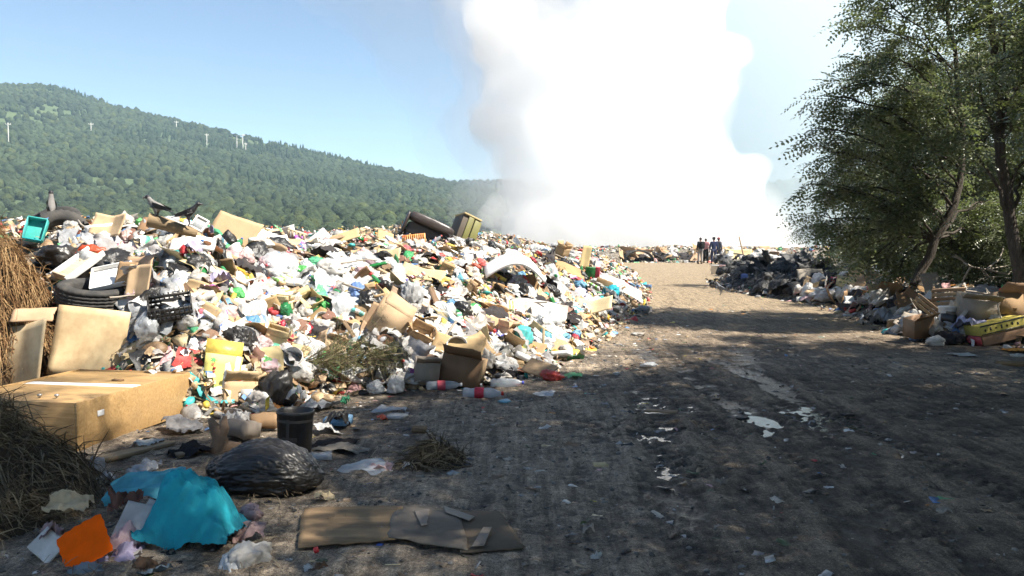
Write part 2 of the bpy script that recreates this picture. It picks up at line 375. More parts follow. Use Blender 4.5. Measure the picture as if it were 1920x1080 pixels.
pts = pts[(fbm(pts[:, 0] * .012, pts[:, 1] * .009, 3, 101) > -.42) | (r2.random(len(pts)) < .3)]
VV = []; CC = []; FFl = []; nV = 0; z = hill_z(pts[:, 0], pts[:, 1])
kindn = fbm(pts[:, 0] * .008, pts[:, 1] * .006, 3, 111); tint = fbm(pts[:, 0] * .02, pts[:, 1] * .02, 2, 121)
for i, (x, y) in enumerate(pts):
    s = r2.uniform(1.3, 3.0) * (1.5 if y > 840 else 1) * (1.6 if x > 60 else 1) * (2.3 if x < -.63 * y else 1); conif = kindn[i] > .30 and r2.random() < .7; s = s * (.8 if conif else 1)
    far_ = y > 840 or x > 60; low = far_ or y > 360 or x < -.64 * y
    v = cone if conif else crowns[r2.integers(6)]
    if low: v = (conel if conif else ivl * (1, 1, 1.1)) * (1 + .28 * r2.uniform(-1, 1, (len(ivl), 1)))
    a_ = r2.uniform(0, 6.28); ca, sa = math.cos(a_), math.sin(a_)
    w_ = np.stack([v[:, 0] * ca - v[:, 1] * sa, v[:, 0] * sa + v[:, 1] * ca, v[:, 2] * r2.uniform(.85, 1.2)], 1) * s
    VV.append(w_ + (x, y, z[i] + s * .55))
    c = np.array((.034, .052, .024)) * r2.uniform(.8, 1.2) if conif else np.array((.044, .060, .029)) * (1 + .3 * tint[i]) * r2.uniform(.75, 1.3)
    if not conif and r2.random() < .12: c = c * (1.35, 1.2, .9)
    f_ = ifl if low else if_; FFl.append(f_ + nV); nV += len(v); CC.append(np.repeat(c[None], len(f_), 0))
FF = np.concatenate(FFl)
put('hillside_woods', mesh('hillside_woods', np.concatenate(VV), FF, M['wood_leaves'], cols=np.concatenate(CC)), kind='stuff', label='green woods covering the hazy hillside behind the dump', cat='woods')

# ---------------------------------------------------------------- smoke
def blob_union(name, blobs, voxel, mat, disp, label, seed):
    bm = bmesh.new()
    for (c, r) in blobs:
        r = r if isinstance(r, tuple) else (r, r, r)
        bmesh.ops.create_icosphere(bm, subdivisions=3, radius=1, matrix=Matrix.Translation(c) @ Matrix.Diagonal((*r, 1)))
    me = bpy.data.meshes.new(name); bm.to_mesh(me); bm.free(); me.materials.append(mat)
    o = put(name, me, kind='stuff', label=label, cat='smoke')
    rm = o.modifiers.new('union', 'REMESH'); rm.mode = 'VOXEL'; rm.voxel_size = voxel; rm.use_smooth_shade = True
    for i, (sc, st) in enumerate(disp):
        tx = bpy.data.textures.new(name + str(i), 'CLOUDS'); tx.noise_scale = sc; tx.noise_depth = 3; tx.noise_basis = 'ORIGINAL_PERLIN'
        d = o.modifiers.new('billow', 'DISPLACE'); d.texture = tx; d.texture_coords = 'GLOBAL'; d.strength = st; d.mid_level = .45
    rm = o.modifiers.new('merge', 'REMESH'); rm.mode = 'VOXEL'; rm.voxel_size = voxel; rm.use_smooth_shade = True
    return o
SD = 88.0
def sp(px, py, D=SD): return at(px, py, D)
r3 = random.Random(5)
blobs = []
pl = [(482, 960, 1480), (470, 950, 1470), (430, 935, 1425), (390, 940, 1395), (340, 930, 1390), (290, 920, 1330), (230, 900, 1345), (160, 890, 1365), (90, 885, 1365), (20, 880, 1370), (-60, 860, 1375), (-160, 830, 1390), (-280, 800, 1400), (-420, 760, 1420)]
for i, (py, xl, xr) in enumerate(pl):
    n = 5; xl += 4 + r3.uniform(-14, 20) * (py > -50); xr += r3.uniform(-18, 12)
    for k in range(n):
        u = (k + .5) / n; r = (xr - xl) / n * .62 / FPX * SD * r3.uniform(.7, 1.25)
        px = xl + (xr - xl) * u; px = min(max(px, xl + r * FPX / SD), xr - r * FPX / SD)
        for dy in (-3, 5): blobs.append((sp(px, py + r3.uniform(-15, 15), SD + 7 + dy * 1.3 + r3.uniform(-2, 2)), (r, r * 1.3, r * r3.uniform(.9, 1.2))))
for (px, py, r) in [(1385, 350, 2.2), (1400, 330, 1.6), (1350, 360, 3), (1415, 430, 2.0), (1440, 465, 2.0), (1475, 480, 1.2), (1360, 180, 1.4), (1370, 100, 2), (930, 400, 1.5)]:
    blobs.append((sp(px, py), r))
blob_union('smoke_plume', blobs, .45, volmat('dense_smoke', .13, (1, 1, 1)), [(6, 4.5), (2.5, 3.0), (1.1, 1.5)], 'thick white smoke column rising from the burning dump', 1)
soft = []
for i, (c, r_) in enumerate(blobs[::2]): soft.append((c + Vector((-1.3, 2, .3)), tuple(q * 1.6 for q in r_) if isinstance(r_, tuple) else r_ * 1.6))
blob_union('smoke_fringe', soft, .9, volmat('fringe_smoke', .035, (1, 1, 1)), [(7, 6), (3, 4), (1.4, 1.6)], 'soft translucent fringe of smoke wrapped round the white column', 4)
wis = []
for (px, py, r) in [(850, 60, 5), (800, -20, 6), (750, 20, 4.5), (830, 180, 4), (860, 300, 3.2), (880, 380, 2.6), (890, 440, 2.2), (770, 110, 3.4), (700, -40, 4.5), (850, 240, 3.6), (920, 120, 6), (920, 300, 4), (640, -140, 7), (760, -160, 9), (900, -120, 8), (800, 230, 2.2), (850, 410, 3)]:
    wis.append((sp(px, py, SD + 10), (r, r * 1.3, r * 1.35)))
blob_union('smoke_wisp', wis, .8, volmat('thin_smoke', .016, (1, 1, 1)), [(7, 8), (3, 4), (1.4, 1.6)], 'thin smoke veil drifting off the white column over the hillside', 2)
vl = [(sp(1420, 420, 150), (26, 22, 12)), (sp(1520, 330, 160), (30, 25, 22)), (sp(1640, 250, 165), (34, 25, 30)), (sp(1460, 150, 150), (26, 22, 30)), (sp(1750, 350, 150), (26, 25, 20)), (sp(1560, 0, 160), (40, 25, 30))]
blob_union('smoke_bank', vl, 2.2, volmat('drifting_smoke', .030, (.80, .88, .91)), [(16, 8), (6, 3)], 'blue-grey smoke bank spreading behind the trees', 3)

# one box of pale air round the camera, the dump and the hills
hb = bmesh.new(); bmesh.ops.create_cube(hb, size=1, matrix=Matrix.Translation((0, 690, 88)) @ Matrix.Diagonal((3400, 1700, 190, 1)))
hm = bpy.data.meshes.new('haze'); hb.to_mesh(hm); hb.free(); hm.materials.append(volmat('pale_air', .00030, (.55, .79, .97)))
put('haze', hm, kind='stuff', label='pale summer haze hanging over the valley', cat='haze')

# ---------------------------------------------------------------- locust trees
m, t, b, out = nodes('locust_leaf'); L = t.links.new
P = N(t, 'ShaderNodeNewGeometry'); n1 = noise_(t, P.outputs['Position'], .9, 3, .6); 
ri = mth(t, 'ADD', mth(t, 'MULTIPLY', P.outputs['Random Per Island'], .6), mth(t, 'MULTIPLY', n1.outputs['Fac'], .5))
c = ramp(t, ri, [(.2, (.075, .088, .042)), (.55, (.145, .165, .085)), (.85, (.25, .272, .16))])
L(c, b.inputs['Base Color']); b.inputs['Roughness'].default_value = .33; b.inputs['Specular IOR Level'].default_value = .6
tr = N(t, 'ShaderNodeBsdfTranslucent'); L(mixc(t, .5, c, (.16, .22, .03)), tr.inputs[0]); mx = N(t, 'ShaderNodeMixShader'); mx.inputs[0].default_value = .38
L(b.outputs[0], mx.inputs[1]); L(tr.outputs[0], mx.inputs[2]); L(mx.outputs[0], out.inputs[0]); M['locust_leaf'] = m
m, t, b, out = nodes('locust_bark'); L = t.links.new
tc = N(t, 'ShaderNodeTexCoord'); mp = N(t, 'ShaderNodeMapping'); mp.inputs['Scale'].default_value = (9, 9, 1.6); L(tc.outputs['Object'], mp.inputs[0])
n1 = noise_(t, mp.outputs[0], 2.2, 6, .7, 1.5)
L(ramp(t, n1.outputs['Fac'], [(.3, (.028, .022, .017)), (.6, (.085, .068, .052)), (.8, (.15, .125, .10))]), b.inputs['Base Color']); b.inputs['Roughness'].default_value = .95
L(bump(t, n1.outputs['Fac'], 1, .04), b.inputs['Normal']); M['bark'] = m
M['dead_wood'] = pm('dead_wood', (.36, .31, .25), .9, .2, 0, .2, 20, .5)

def tube_np(pts, rads, seg=6):
    pts = np.asarray(pts, float); n = len(pts); V = []; F = []
    T = np.gradient(pts, axis=0); T /= np.linalg.norm(T, axis=1)[:, None] + 1e-9
    u = np.cross(T[0], (0.3, .9, .2)); u /= np.linalg.norm(u)
    for i in range(n):
        u = u - T[i] * (u @ T[i]); u /= np.linalg.norm(u) + 1e-9; v = np.cross(T[i], u)
        a = np.arange(seg) * 2 * math.pi / seg
        V.append(pts[i] + rads[i] * (np.cos(a)[:, None] * u + np.sin(a)[:, None] * v))
    for i in range(n - 1):
        for k in range(seg):
            k2 = (k + 1) % seg; F.append((i * seg + k, i * seg + k2, (i + 1) * seg + k2, (i + 1) * seg + k))
    V = np.concatenate(V + [pts[-1:]]);
    e = len(V) - 1
    for k in range(seg): F.append(((n - 1) * seg + k, (n - 1) * seg + (k + 1) % seg, e, e))
    return V, np.array(F)
def join(parts):
    VV = []; FF = []; o = 0
    for V, F in parts: VV.append(V); FF.append(F + o); o += len(V)
    return np.concatenate(VV), np.concatenate(FF)
def bez(a, b_, c, n=8):
    t_ = np.linspace(0, 1, n)[:, None]; return (1 - t_) ** 2 * np.asarray(a) + 2 * t_ * (1 - t_) * np.asarray(b_) + t_ ** 2 * np.asarray(c)
def make_leaf(seed):                                   # a pinnate leaf along +X, drooping
    r = random.Random(seed); V = []; F = []; n = 7; Lh = .30
    for i in range(n):
        u = (i + 1) / n; x = u * Lh; z = -.10 * u * u
        for sd in ((-1, 1) if i < n - 1 else (0,)):
            l = .055 * (1 - .35 * abs(u - .5)); wd = .013
            d = np.array([.25, sd * 1.0, -.25 + r.uniform(-.25, .25)]) if sd else np.array([1, 0, -.4]); d /= np.linalg.norm(d)
            s = np.cross(d, (0, 0, 1)); s /= np.linalg.norm(s); o = np.array([x, 0, z]); k = len(V)
            V += [o, o + d * l * .5 + s * wd, o + d * l, o + d * l * .5 - s * wd]; F.append((k, k + 1, k + 2, k + 3))
    return np.array(V), np.array(F)
LEAVES = [make_leaf(i) for i in range(5)]
def make_tree(name, trunk, clumps, seed, leaf=1.0, twigs=13, per=8, r0=.17, label=None, group=None, loc=(0, 0, 0), dens=1):
    """trunk: polyline (local); clumps: (centre, radius) list; limbs run from the trunk to every clump and carry leafy twigs"""
    r = np.random.default_rng(seed); trunk = np.asarray(trunk, float); wood = []; LV = []; LF = []; nv = 0
    ti = np.linspace(0, len(trunk) - 1, 16); tp = np.stack([np.interp(ti, range(len(trunk)), trunk[:, k]) for k in range(3)], 1)
    tp[1:-1, :2] += r.normal(0, .035, (14, 2)); tr_ = r0 * np.linspace(1.0, .28, 16); tr_[0] *= 1.35
    wood.append(tube_np(tp, tr_, 9))
    for c, rad in clumps:
        c = np.asarray(c, float); below = tp[:, 2] < c[2] - .15 * np.linalg.norm(c[:2] - tp[-1, :2])
        idx = np.nonzero(below)[0]; k = idx[-1] if len(idx) else 3
        k = max(3, min(k, 14) - r.integers(0, 3)); a = tp[k]; mid = (a + c) / 2 + (0, 0, .25 * np.linalg.norm((c - a)[:2])) + r.normal(0, .12, 3)
        pth = bez(a, mid, c, 8); pth[1:-1] += r.normal(0, .03, (6, 3)); wood.append(tube_np(pth, np.linspace(tr_[k] * .42, .012, 8), 5))
        for j in range(int(twigs * (rad / .75) ** 2 * dens)):
            d = r.normal(0, 1, 3); d /= np.linalg.norm(d); d[2] *= .55
            s = pth[r.integers(4, 8)]; e = c + d * rad * r.uniform(.45, 1.1); e[2] -= .12 * rad
            tw = bez(s, (s + e) / 2 + (0, 0, .12), e, 5); wood.append(tube_np(tw, np.linspace(.010, .003, 5), 3))
            for q in range(per):
                u = .25 + .75 * (q + r.random()) / per; o = np.array([np.interp(u * 4, range(5), tw[:, k_]) for k_ in range(3)])
                dr = (e - s) / (np.linalg.norm(e - s) + 1e-6) * .6 + r.normal(0, .75, 3); dr[2] = dr[2] * .45 - .18; dr /= np.linalg.norm(dr)
                x = dr; y = np.cross((0, 0, 1), x); y /= np.linalg.norm(y) + 1e-9; rl = r.normal(0, .5); zz = np.cross(x, y)
                y, zz = y * math.cos(rl) + zz * math.sin(rl), zz * math.cos(rl) - y * math.sin(rl)
                v, f = LEAVES[r.integers(5)]; v = v * (leaf * r.uniform(.75, 1.25)); LV.append(v[:, :1] * x + v[:, 1:2] * y + v[:, 2:] * zz + o); LF.append(f + nv); nv += len(v)
    V, F = join(wood)
    root = thing(name, loc, (0, 0, 0), label, 'tree', group)
    put('trunk', mesh(name + '_trunk', V, F, M['bark']), parent=root)
    put('crown', mesh(name + '_crown', np.concatenate(LV), np.concatenate(LF), M['locust_leaf'], smooth=False), parent=root)
    return root
def rand_clumps(seed, n, cen, rad, r0=.55, r1=.95, top=.25):
    r = np.random.default_rng(seed); out = []; tries = 0
    while len(out) < n and tries < 5000:
        tries += 1
        d = r.normal(0, 1, 3); d /= np.linalg.norm(d); p = np.asarray(cen) + d * np.asarray(rad) * r.uniform(.25, 1) ** .5
        q = r.uniform(r0, r1)
        if all(np.linalg.norm(p - c) > .62 * (q + s) for c, s in out): out.append((p, q))
    return out
def copy_tree(o, loc, rz, sc, label, group=None):
    c = o.copy(); COL.objects.link(c); c.location = loc; c.rotation_euler = (0, 0, rz); c.scale = (sc,) * 3 if not isinstance(sc, tuple) else sc
    c['label'] = label
    if group: c['group'] = group
    for ch in list(o.children):
        d = ch.copy(); COL.objects.link(d); d.parent = c
    return c
def local(pts, base): return [((np.array(p) - np.array(base)), r) for p, r in pts]

# leaning locust at the end of the litter bank: its clumps follow the crown's outline over the road
base = np.array((8.0, 17.2, .45))
CL = []
for (px, py, D, r) in [(1520, 345, 16.5, .55), (1575, 365, 17, .7), (1560, 410, 17, .6), (1600, 440, 17.3, .6), (1640, 395, 16.8, .75), (1530, 240, 16.5, .55), (1580, 215, 17, .7), (1555, 285, 16.6, .6),
        (1545, 180, 16.4, .42), (1580, 165, 16.6, .5), (1620, 120, 17, .75), (1612, 50, 17, .6), (1640, -10, 17.4, .8), (1640, 290, 16.6, .8), (1650, 210, 17.2, .8), (1690, 160, 16.8, .8), (1700, 70, 17.4, .8), (1720, 250, 16.5, .75),
        (1700, 330, 17, .75), (1740, 0, 17.5, .8), (1760, 110, 17.8, .8), (1600, 475, 18.2, .5), (1660, 470, 18.5, .6), (1680, 420, 18, .65), (1700, -70, 17.8, .8), (1780, -60, 18.5, .8), (1780, 200, 17.5, .7), (1760, 330, 18, .7), (1590, 320, 18, .7), (1630, 340, 18.8, .8), (1625, 505, 18.6, .5), (1670, 515, 18.8, .5), (1700, 470, 18.6, .6), (1780, 430, 18.2, .7), (1810, 480, 18.4, .6), (1840, 380, 18, .7), (1850, 450, 18.3, .7), (1720, 390, 16.6, .6)]:
    CL.append((np.array(at(px, py, D)), r))
trunk = [at(1718, 535, 17.2), at(1745, 465, 17.2), at(1782, 390, 17.2), at(1806, 300, 17.3), at(1800, 190, 17.4), at(1785, 60, 17.5), at(1770, -20, 17.6)]
make_tree('locust_tree', [np.array(p) - base for p in trunk], local(CL, base), 11, 1.6, 13, 9, .095, 'locust tree with a leaning trunk rising out of the litter bank', None, base)
# upright locust with the thick trunk beside the yellow box
base = np.array((8.5, 15.0, .3)); CL = []
for (px, py, D, r) in [(1840, 120, 14.6, .7), (1880, 40, 14.5, .75), (1900, 190, 14.8, .6), (1920, 110, 15, .8), (1830, 10, 15, .7), (1800, 260, 14.9, .55), (1860, 200, 15.6, .6), (1960, 40, 15, .9), (1970, 220, 15, .9), (2020, 120, 15.5, .9), (1860, -90, 15, .9), (1940, -140, 15.3, 1),
        (1790, -60, 15.2, .8), (2040, -60, 15.5, 1), (1900, -260, 15.3, 1), (1990, -300, 15.6, 1), (1930, 320, 15.6, .6), (1880, 290, 16.2, .6), (2010, 330, 15, .8), (1820, -180, 15.4, .8)]:
    CL.append((np.array(at(px, py, D)), r))
trunk = [at(1908, 640, 15), at(1906, 560, 15), at(1900, 440, 15), at(1886, 330, 15), at(1880, 230, 15), at(1862, 100, 15), at(1852, -40, 15), at(1850, -250, 15)]
make_tree('locust_tree', [np.array(p) - base for p in trunk], local(CL, base), 12, 1.6, 13, 9, .125, 'upright locust tree with a thick dark trunk beside the yellow fruit box', None, base)
# the thicket behind them, and the trees whose shade lies on the foreground
def generic(seed, loc, h, rad, label, n=34, trunkr=.15, zc=.62, leaf=1.5, dens=.95):
    r = np.random.default_rng(seed); tk = [(0, 0, 0), (r.normal(0, .15), r.normal(0, .15), h * .3), (r.normal(0, .3), r.normal(0, .3), h * .6), (r.normal(0, .3), r.normal(0, .3), h * .92)]
    return make_tree('locust_tree', tk, rand_clumps(seed, n, (0, 0, h * zc), (rad, rad, h * .40), .7, 1.15), seed, leaf, 12, 7, trunkr, label, 'locust trees along the track', loc, dens)
shade_lab = 'locust tree of the roadside row shading the track'
g1 = generic(21, (9.6, 8.0, 0), 8.5, 3.0, shade_lab)
g2 = generic(22, (12.9, 29.0, .3), 7.5, 2.4, 'locust tree standing deep in the thicket behind the leaning locust', 30)
g3 = generic(23, (10.2, 3.2, 0), 9.5, 3.3, shade_lab, 40)
for i, (src, x, y, rz, sc) in enumerate([(g3, 5.4, 1.2, 1.0, 1.42), (g3, 6.5, 6.2, 2.2, 1.0), (g1, 7.2, 4.4, 3.0, 1.05), (g3, 8.8, 10.6, .5, .8), (g1, 8.5, -1, 4, 1.25), (g3, 5.6, -1.6, 2.6, 1.45), (g1, 12.5, 9.6, 1.4, 1.0), (g1, 7.6, 7.0, 5.1, 1.0), (g1, 4.6, -3.2, .9, 1.5)]):
    copy_tree(src, (x, y, 0), rz, sc, shade_lab, 'locust trees along the track')
for i, (src, x, y, rz, sc) in enumerate([(g2, 14.5, 20.5, 1, 1.1), (g2, 13.2, 26.2, 2, 1.0), (g1, 16.5, 27, 3, 1.0), (g2, 14.2, 35, 4, .8), (g1, 17.5, 16, 2, 1.0), (g2, 15.2, 33, 1.2, 1.0), (g3, 17, 28, 1, .9), (g1, 14.5, 14.5, 5, .8), (g2, 14.5, 31, 3, .9)]):
    copy_tree(src, (x, y, .2), rz, sc, 'locust tree standing deep in the thicket behind the leaning locust', 'locust trees along the track')
def shrub(seed, loc, h, rad, label):
    r = np.random.default_rng(seed); cl = rand_clumps(seed, 16, (0, 0, h * .5), (rad, rad, h * .45), .45, .7)
    root = make_tree('shrub', [(0, 0, 0), (.05, 0, h * .4), (.1, .05, h * .8)], cl, seed, 1.0, 14, 8, .05, label, 'shrubs under the locusts', loc, 1.2); root['category'] = 'shrub'; return root
sh1 = shrub(31, (9.6, 18.8, .5), 2.2, 1.3, 'dark leafy shrub filling the shade under the locusts')
for (x, y, rz, sc) in [(10.9, 17.2, 1, 1.1), (11.4, 25.4, 2, 1.1), (11.2, 18.4, 3, 1.2), (10.2, 15.4, 4, .9), (12.2, 15.2, 5, 1.2), (9.9, 24.4, 2.2, .9), (13, 25, 1, 1.4), (12.4, 27.5, .4, 1.4), (13.5, 17.2, 1, 1.6), (14, 28, 4, 1.5), (12.5, 31, 5, 1.7), (15.5, 30.5, 2, 1.8), (10.4, 13.6, 1, .8), (10.8, 27, 1, .9)]:
    copy_tree(sh1, (x, y, .3), rz, sc, 'dark leafy shrub filling the shade under the locusts')
# bare branch hanging by the thick trunk
bp = []
for pth in ([(1790, 478), (1820, 500), (1850, 505), (1890, 498)], [(1850, 505), (1875, 485), (1882, 462)], [(1820, 500), (1808, 520), (1800, 545)], [(1815, 498), (1800, 485), (1785, 480)], [(1850, 505), (1890, 515), (1905, 500)], [(1838, 503), (1855, 520), (1885, 518)]):
    bp.append(tube_np([at(x, y, 15.6 + .15 * i) for i, (x, y) in enumerate(pth)], np.linspace(.022, .008, len(pth)), 5))
V, F = join(bp); put('bare_branch', mesh('bare_branch', V, F, M['dead_wood']), label='bare pale dead branch hanging beside the thick locust trunk', cat='branch')

# ================================================================ litter: shapes
def nz(v, s, f): return mnoise.noise(Vector((float(v[0]), float(v[1]), float(v[2]))) * f + Vector((s * 13.7, s * 7.1, s * 3.3)))
def bag_vf(s, sub=4, sx=1., sy=.8, sz=.48, amp=1.25, fine=1.2):
    V, F = ico(sub); W = []
    for v in V:
        r = 1 + amp * (.30 * nz(v, s, 1.2) + .26 * abs(nz(v, s + 1, 2.6)) - .20 * abs(nz(v, s + 2, 5.2)) * fine - .10 * abs(nz(v, s + 3, 11)) * fine)
        p = v * r * .5
        if p[2] < -.25: p[2] = -.25 + (p[2] + .25) * .3
        W.append((p[0] * sx, p[1] * sy, p[2] * sz))
    return np.array(W), F
def knot_vf(s):                                        # a tied carrier bag: round body, gathered neck, two ears
    V, F = ico(4); W = []
    for v in V:
        r = 1 + .26 * nz(v, s, 1.4) + .2 * abs(nz(v, s + 1, 2.6)) - .30 * abs(nz(v, s + 2, 4.6)) - .13 * abs(nz(v, s + 3, 10)); p = v * r * .46
        t_ = max(0, v[2]); k = 1 - .8 * t_ ** 3; a = math.atan2(v[1], v[0])
        fl = 1 + .5 * max(0, v[2] - .86) / .14 * abs(math.cos(a))
        W.append((p[0] * k * fl, p[1] * k * .85, p[2] * .72 + .35 * max(0, v[2] - .8) + (.5 * max(0, v[2] - .9) * abs(math.cos(a)))))
    return np.array(W), F
def grid_vf(n, m_, fn):
    V = [fn(i / (n - 1), j / (m_ - 1)) for j in range(m_) for i in range(n)]
    I = np.arange(n * m_).reshape(m_, n)
    return np.array(V, float), np.stack([I[:-1, :-1], I[:-1, 1:], I[1:, 1:], I[1:, :-1]], -1).reshape(-1, 4)
def film_vf(s, n=15, amp=1., asp=.75, f=1.):           # crumpled film or cloth with a ragged edge
    def fn(u, v):
        x, y = u - .5, v - .5; q = (x, y, 0)
        e = 1 + .22 * nz((math.atan2(y, x) * .8, 0, 0), s, 1.3)
        z = amp * (.20 * nz(q, s, 2.2 * f) + .16 * abs(nz(q, s + 1, 4.4 * f)) - .10 * abs(nz(q, s + 2, 9 * f)) - .05 * abs(nz(q, s + 4, 17)))
        return (x * e + .12 * nz(q, s + 5, 3), y * e * asp + .12 * nz(q, s + 6, 3), z - .25 * amp * (x * x + y * y))
    return grid_vf(n, n, fn)
def solid(n, m_, fn, th):
    """sheet with thickness: fn(u, v) gives the top surface"""
    V, F = grid_vf(n, m_, fn); k = len(V); B = V.copy(); B[:, 2] -= th
    I = np.arange(k).reshape(m_, n); ring = list(I[0, :]) + list(I[1:, -1]) + list(I[-1, -2::-1]) + list(I[-2:0:-1, 0])
    S_ = np.array([(ring[i], ring[i] + k, ring[(i + 1) % len(ring)] + k, ring[(i + 1) % len(ring)]) for i in range(len(ring))])
    return np.concatenate([V, B]), np.concatenate([F, F[:, ::-1] + k, S_])
def card_vf(s, asp=.75, bend=.12, torn=.05, th=.012, fold=None, n=12, m_=10):
    r = random.Random(s); x0 = r.uniform(-.2, .2) if fold is None else fold[0]; an = r.uniform(-.5, .5) if fold is None else fold[1]
    def fn(u, v):
        x, y = u - .5, v - .5; q = (x, y, s * .3)
        ex = torn * nz((y, 0, 0), s, 5) * abs(2 * x) ** 4; ey = torn * nz((x, 9, 0), s, 5) * abs(2 * y) ** 4
        z = an * max(0, x - x0) + bend * (nz(q, s, 1.1)) + bend * .25 * nz(q, s + 1, 4) + bend * .7 * y * y * r_sign
        return (x + ex, (y + ey) * asp, z)
    r_sign = 1 if r.random() < .5 else -1
    return solid(n, m_, fn, th)
def box_vf(w_, d_, h_, c=(0, 0, 0)):
    x, y, z = w_ / 2, d_ / 2, h_ / 2
    V = np.array([(-x, -y, -z), (x, -y, -z), (x, y, -z), (-x, y, -z), (-x, -y, z), (x, -y, z), (x, y, z), (-x, y, z)]) + np.array(c)
    return V, np.array([(0, 3, 2, 1), (4, 5, 6, 7), (0, 1, 5, 4), (1, 2, 6, 5), (2, 3, 7, 6), (3, 0, 4, 7)])
def xform(VF, M4): V, F = VF; return (np.c_[V, np.ones(len(V))] @ np.array(M4).T)[:, :3], F
def rmat(rx=0, ry=0, rz_=0, loc=(0, 0, 0)): return Matrix.Translation(loc) @ Euler((rx, ry, rz_)).to_matrix().to_4x4()
def carton_vf(s, w_=1., d_=.7, h_=.55, flaps=True):    # an open carton with dented walls and loose flaps
    r = random.Random(s); th = .02; ps = [box_vf(w_, d_, th, (0, 0, th / 2))]
    for sx_, sy_, ww, ang in ((0, -1, w_, 0), (0, 1, w_, math.pi), (1, 0, d_, math.pi / 2), (-1, 0, d_, -math.pi / 2)):
        off = (d_ if sx_ == 0 else w_) / 2
        wall = solid(6, 5, lambda u, v: ((u - .5) * ww, v * h_, .03 * nz((u, v, ang), s, 2)), th)
        ps.append(xform(wall, Matrix.Rotation(ang, 4, 'Z') @ rmat(math.pi / 2, 0, 0, (0, -off, 0))))
        if flaps:
            fl = r.uniform(-.4, 1.6); fa = solid(5, 4, lambda u, v: ((u - .5) * ww * .96, v * d_ * .45, .04 * nz((u, v, ang + 4), s, 2)), th)
            ps.append(xform(fa, Matrix.Rotation(ang, 4, 'Z') @ rmat(math.pi / 2 + fl, 0, 0, (0, -off, h_))))
    V, F = join(ps)
    V = V + np.array([[.05 * nz(v, s, 1.3), .05 * nz(v, s + 1, 1.3), 0] for v in V]); return V, F
def lathe(prof, seg=14, close=True):
    a = np.arange(seg) * 2 * math.pi / seg; V = []; F = []
    for (r_, z) in prof: V += [(r_ * math.cos(k), r_ * math.sin(k), z) for k in a]
    for i in range(len(prof) - 1):
        for k in range(seg): k2 = (k + 1) % seg; F.append((i * seg + k, i * seg + k2, (i + 1) * seg + k2, (i + 1) * seg + k))
    return np.array(V), np.array(F)
BOT = [(.0, -.5), (.10, -.5), (.135, -.47), (.14, -.40), (.125, -.3), (.14, -.2), (.14, .02), (.13, .08), (.14, .14), (.13, .24), (.09, .36), (.05, .43), (.045, .48), (0.0, .48)]
def bottle_vf(s, crush=.25):
    V, F = lathe(BOT, 14); W = []
    for v in V:
        k = 1 - crush * abs(nz((v[0] * 2, v[1] * 2, v[2]), s, 3.0)) * (1 if v[2] < .3 else .2); W.append((v[0] * k, v[1] * k * (1 - crush * .8), v[2]))
    return np.array(W), F
def shell_lathe(prof_out, th, seg=20): return lathe(prof_out + [(max(r_ - th, 0.0), z) for r_, z in reversed(prof_out)], seg)

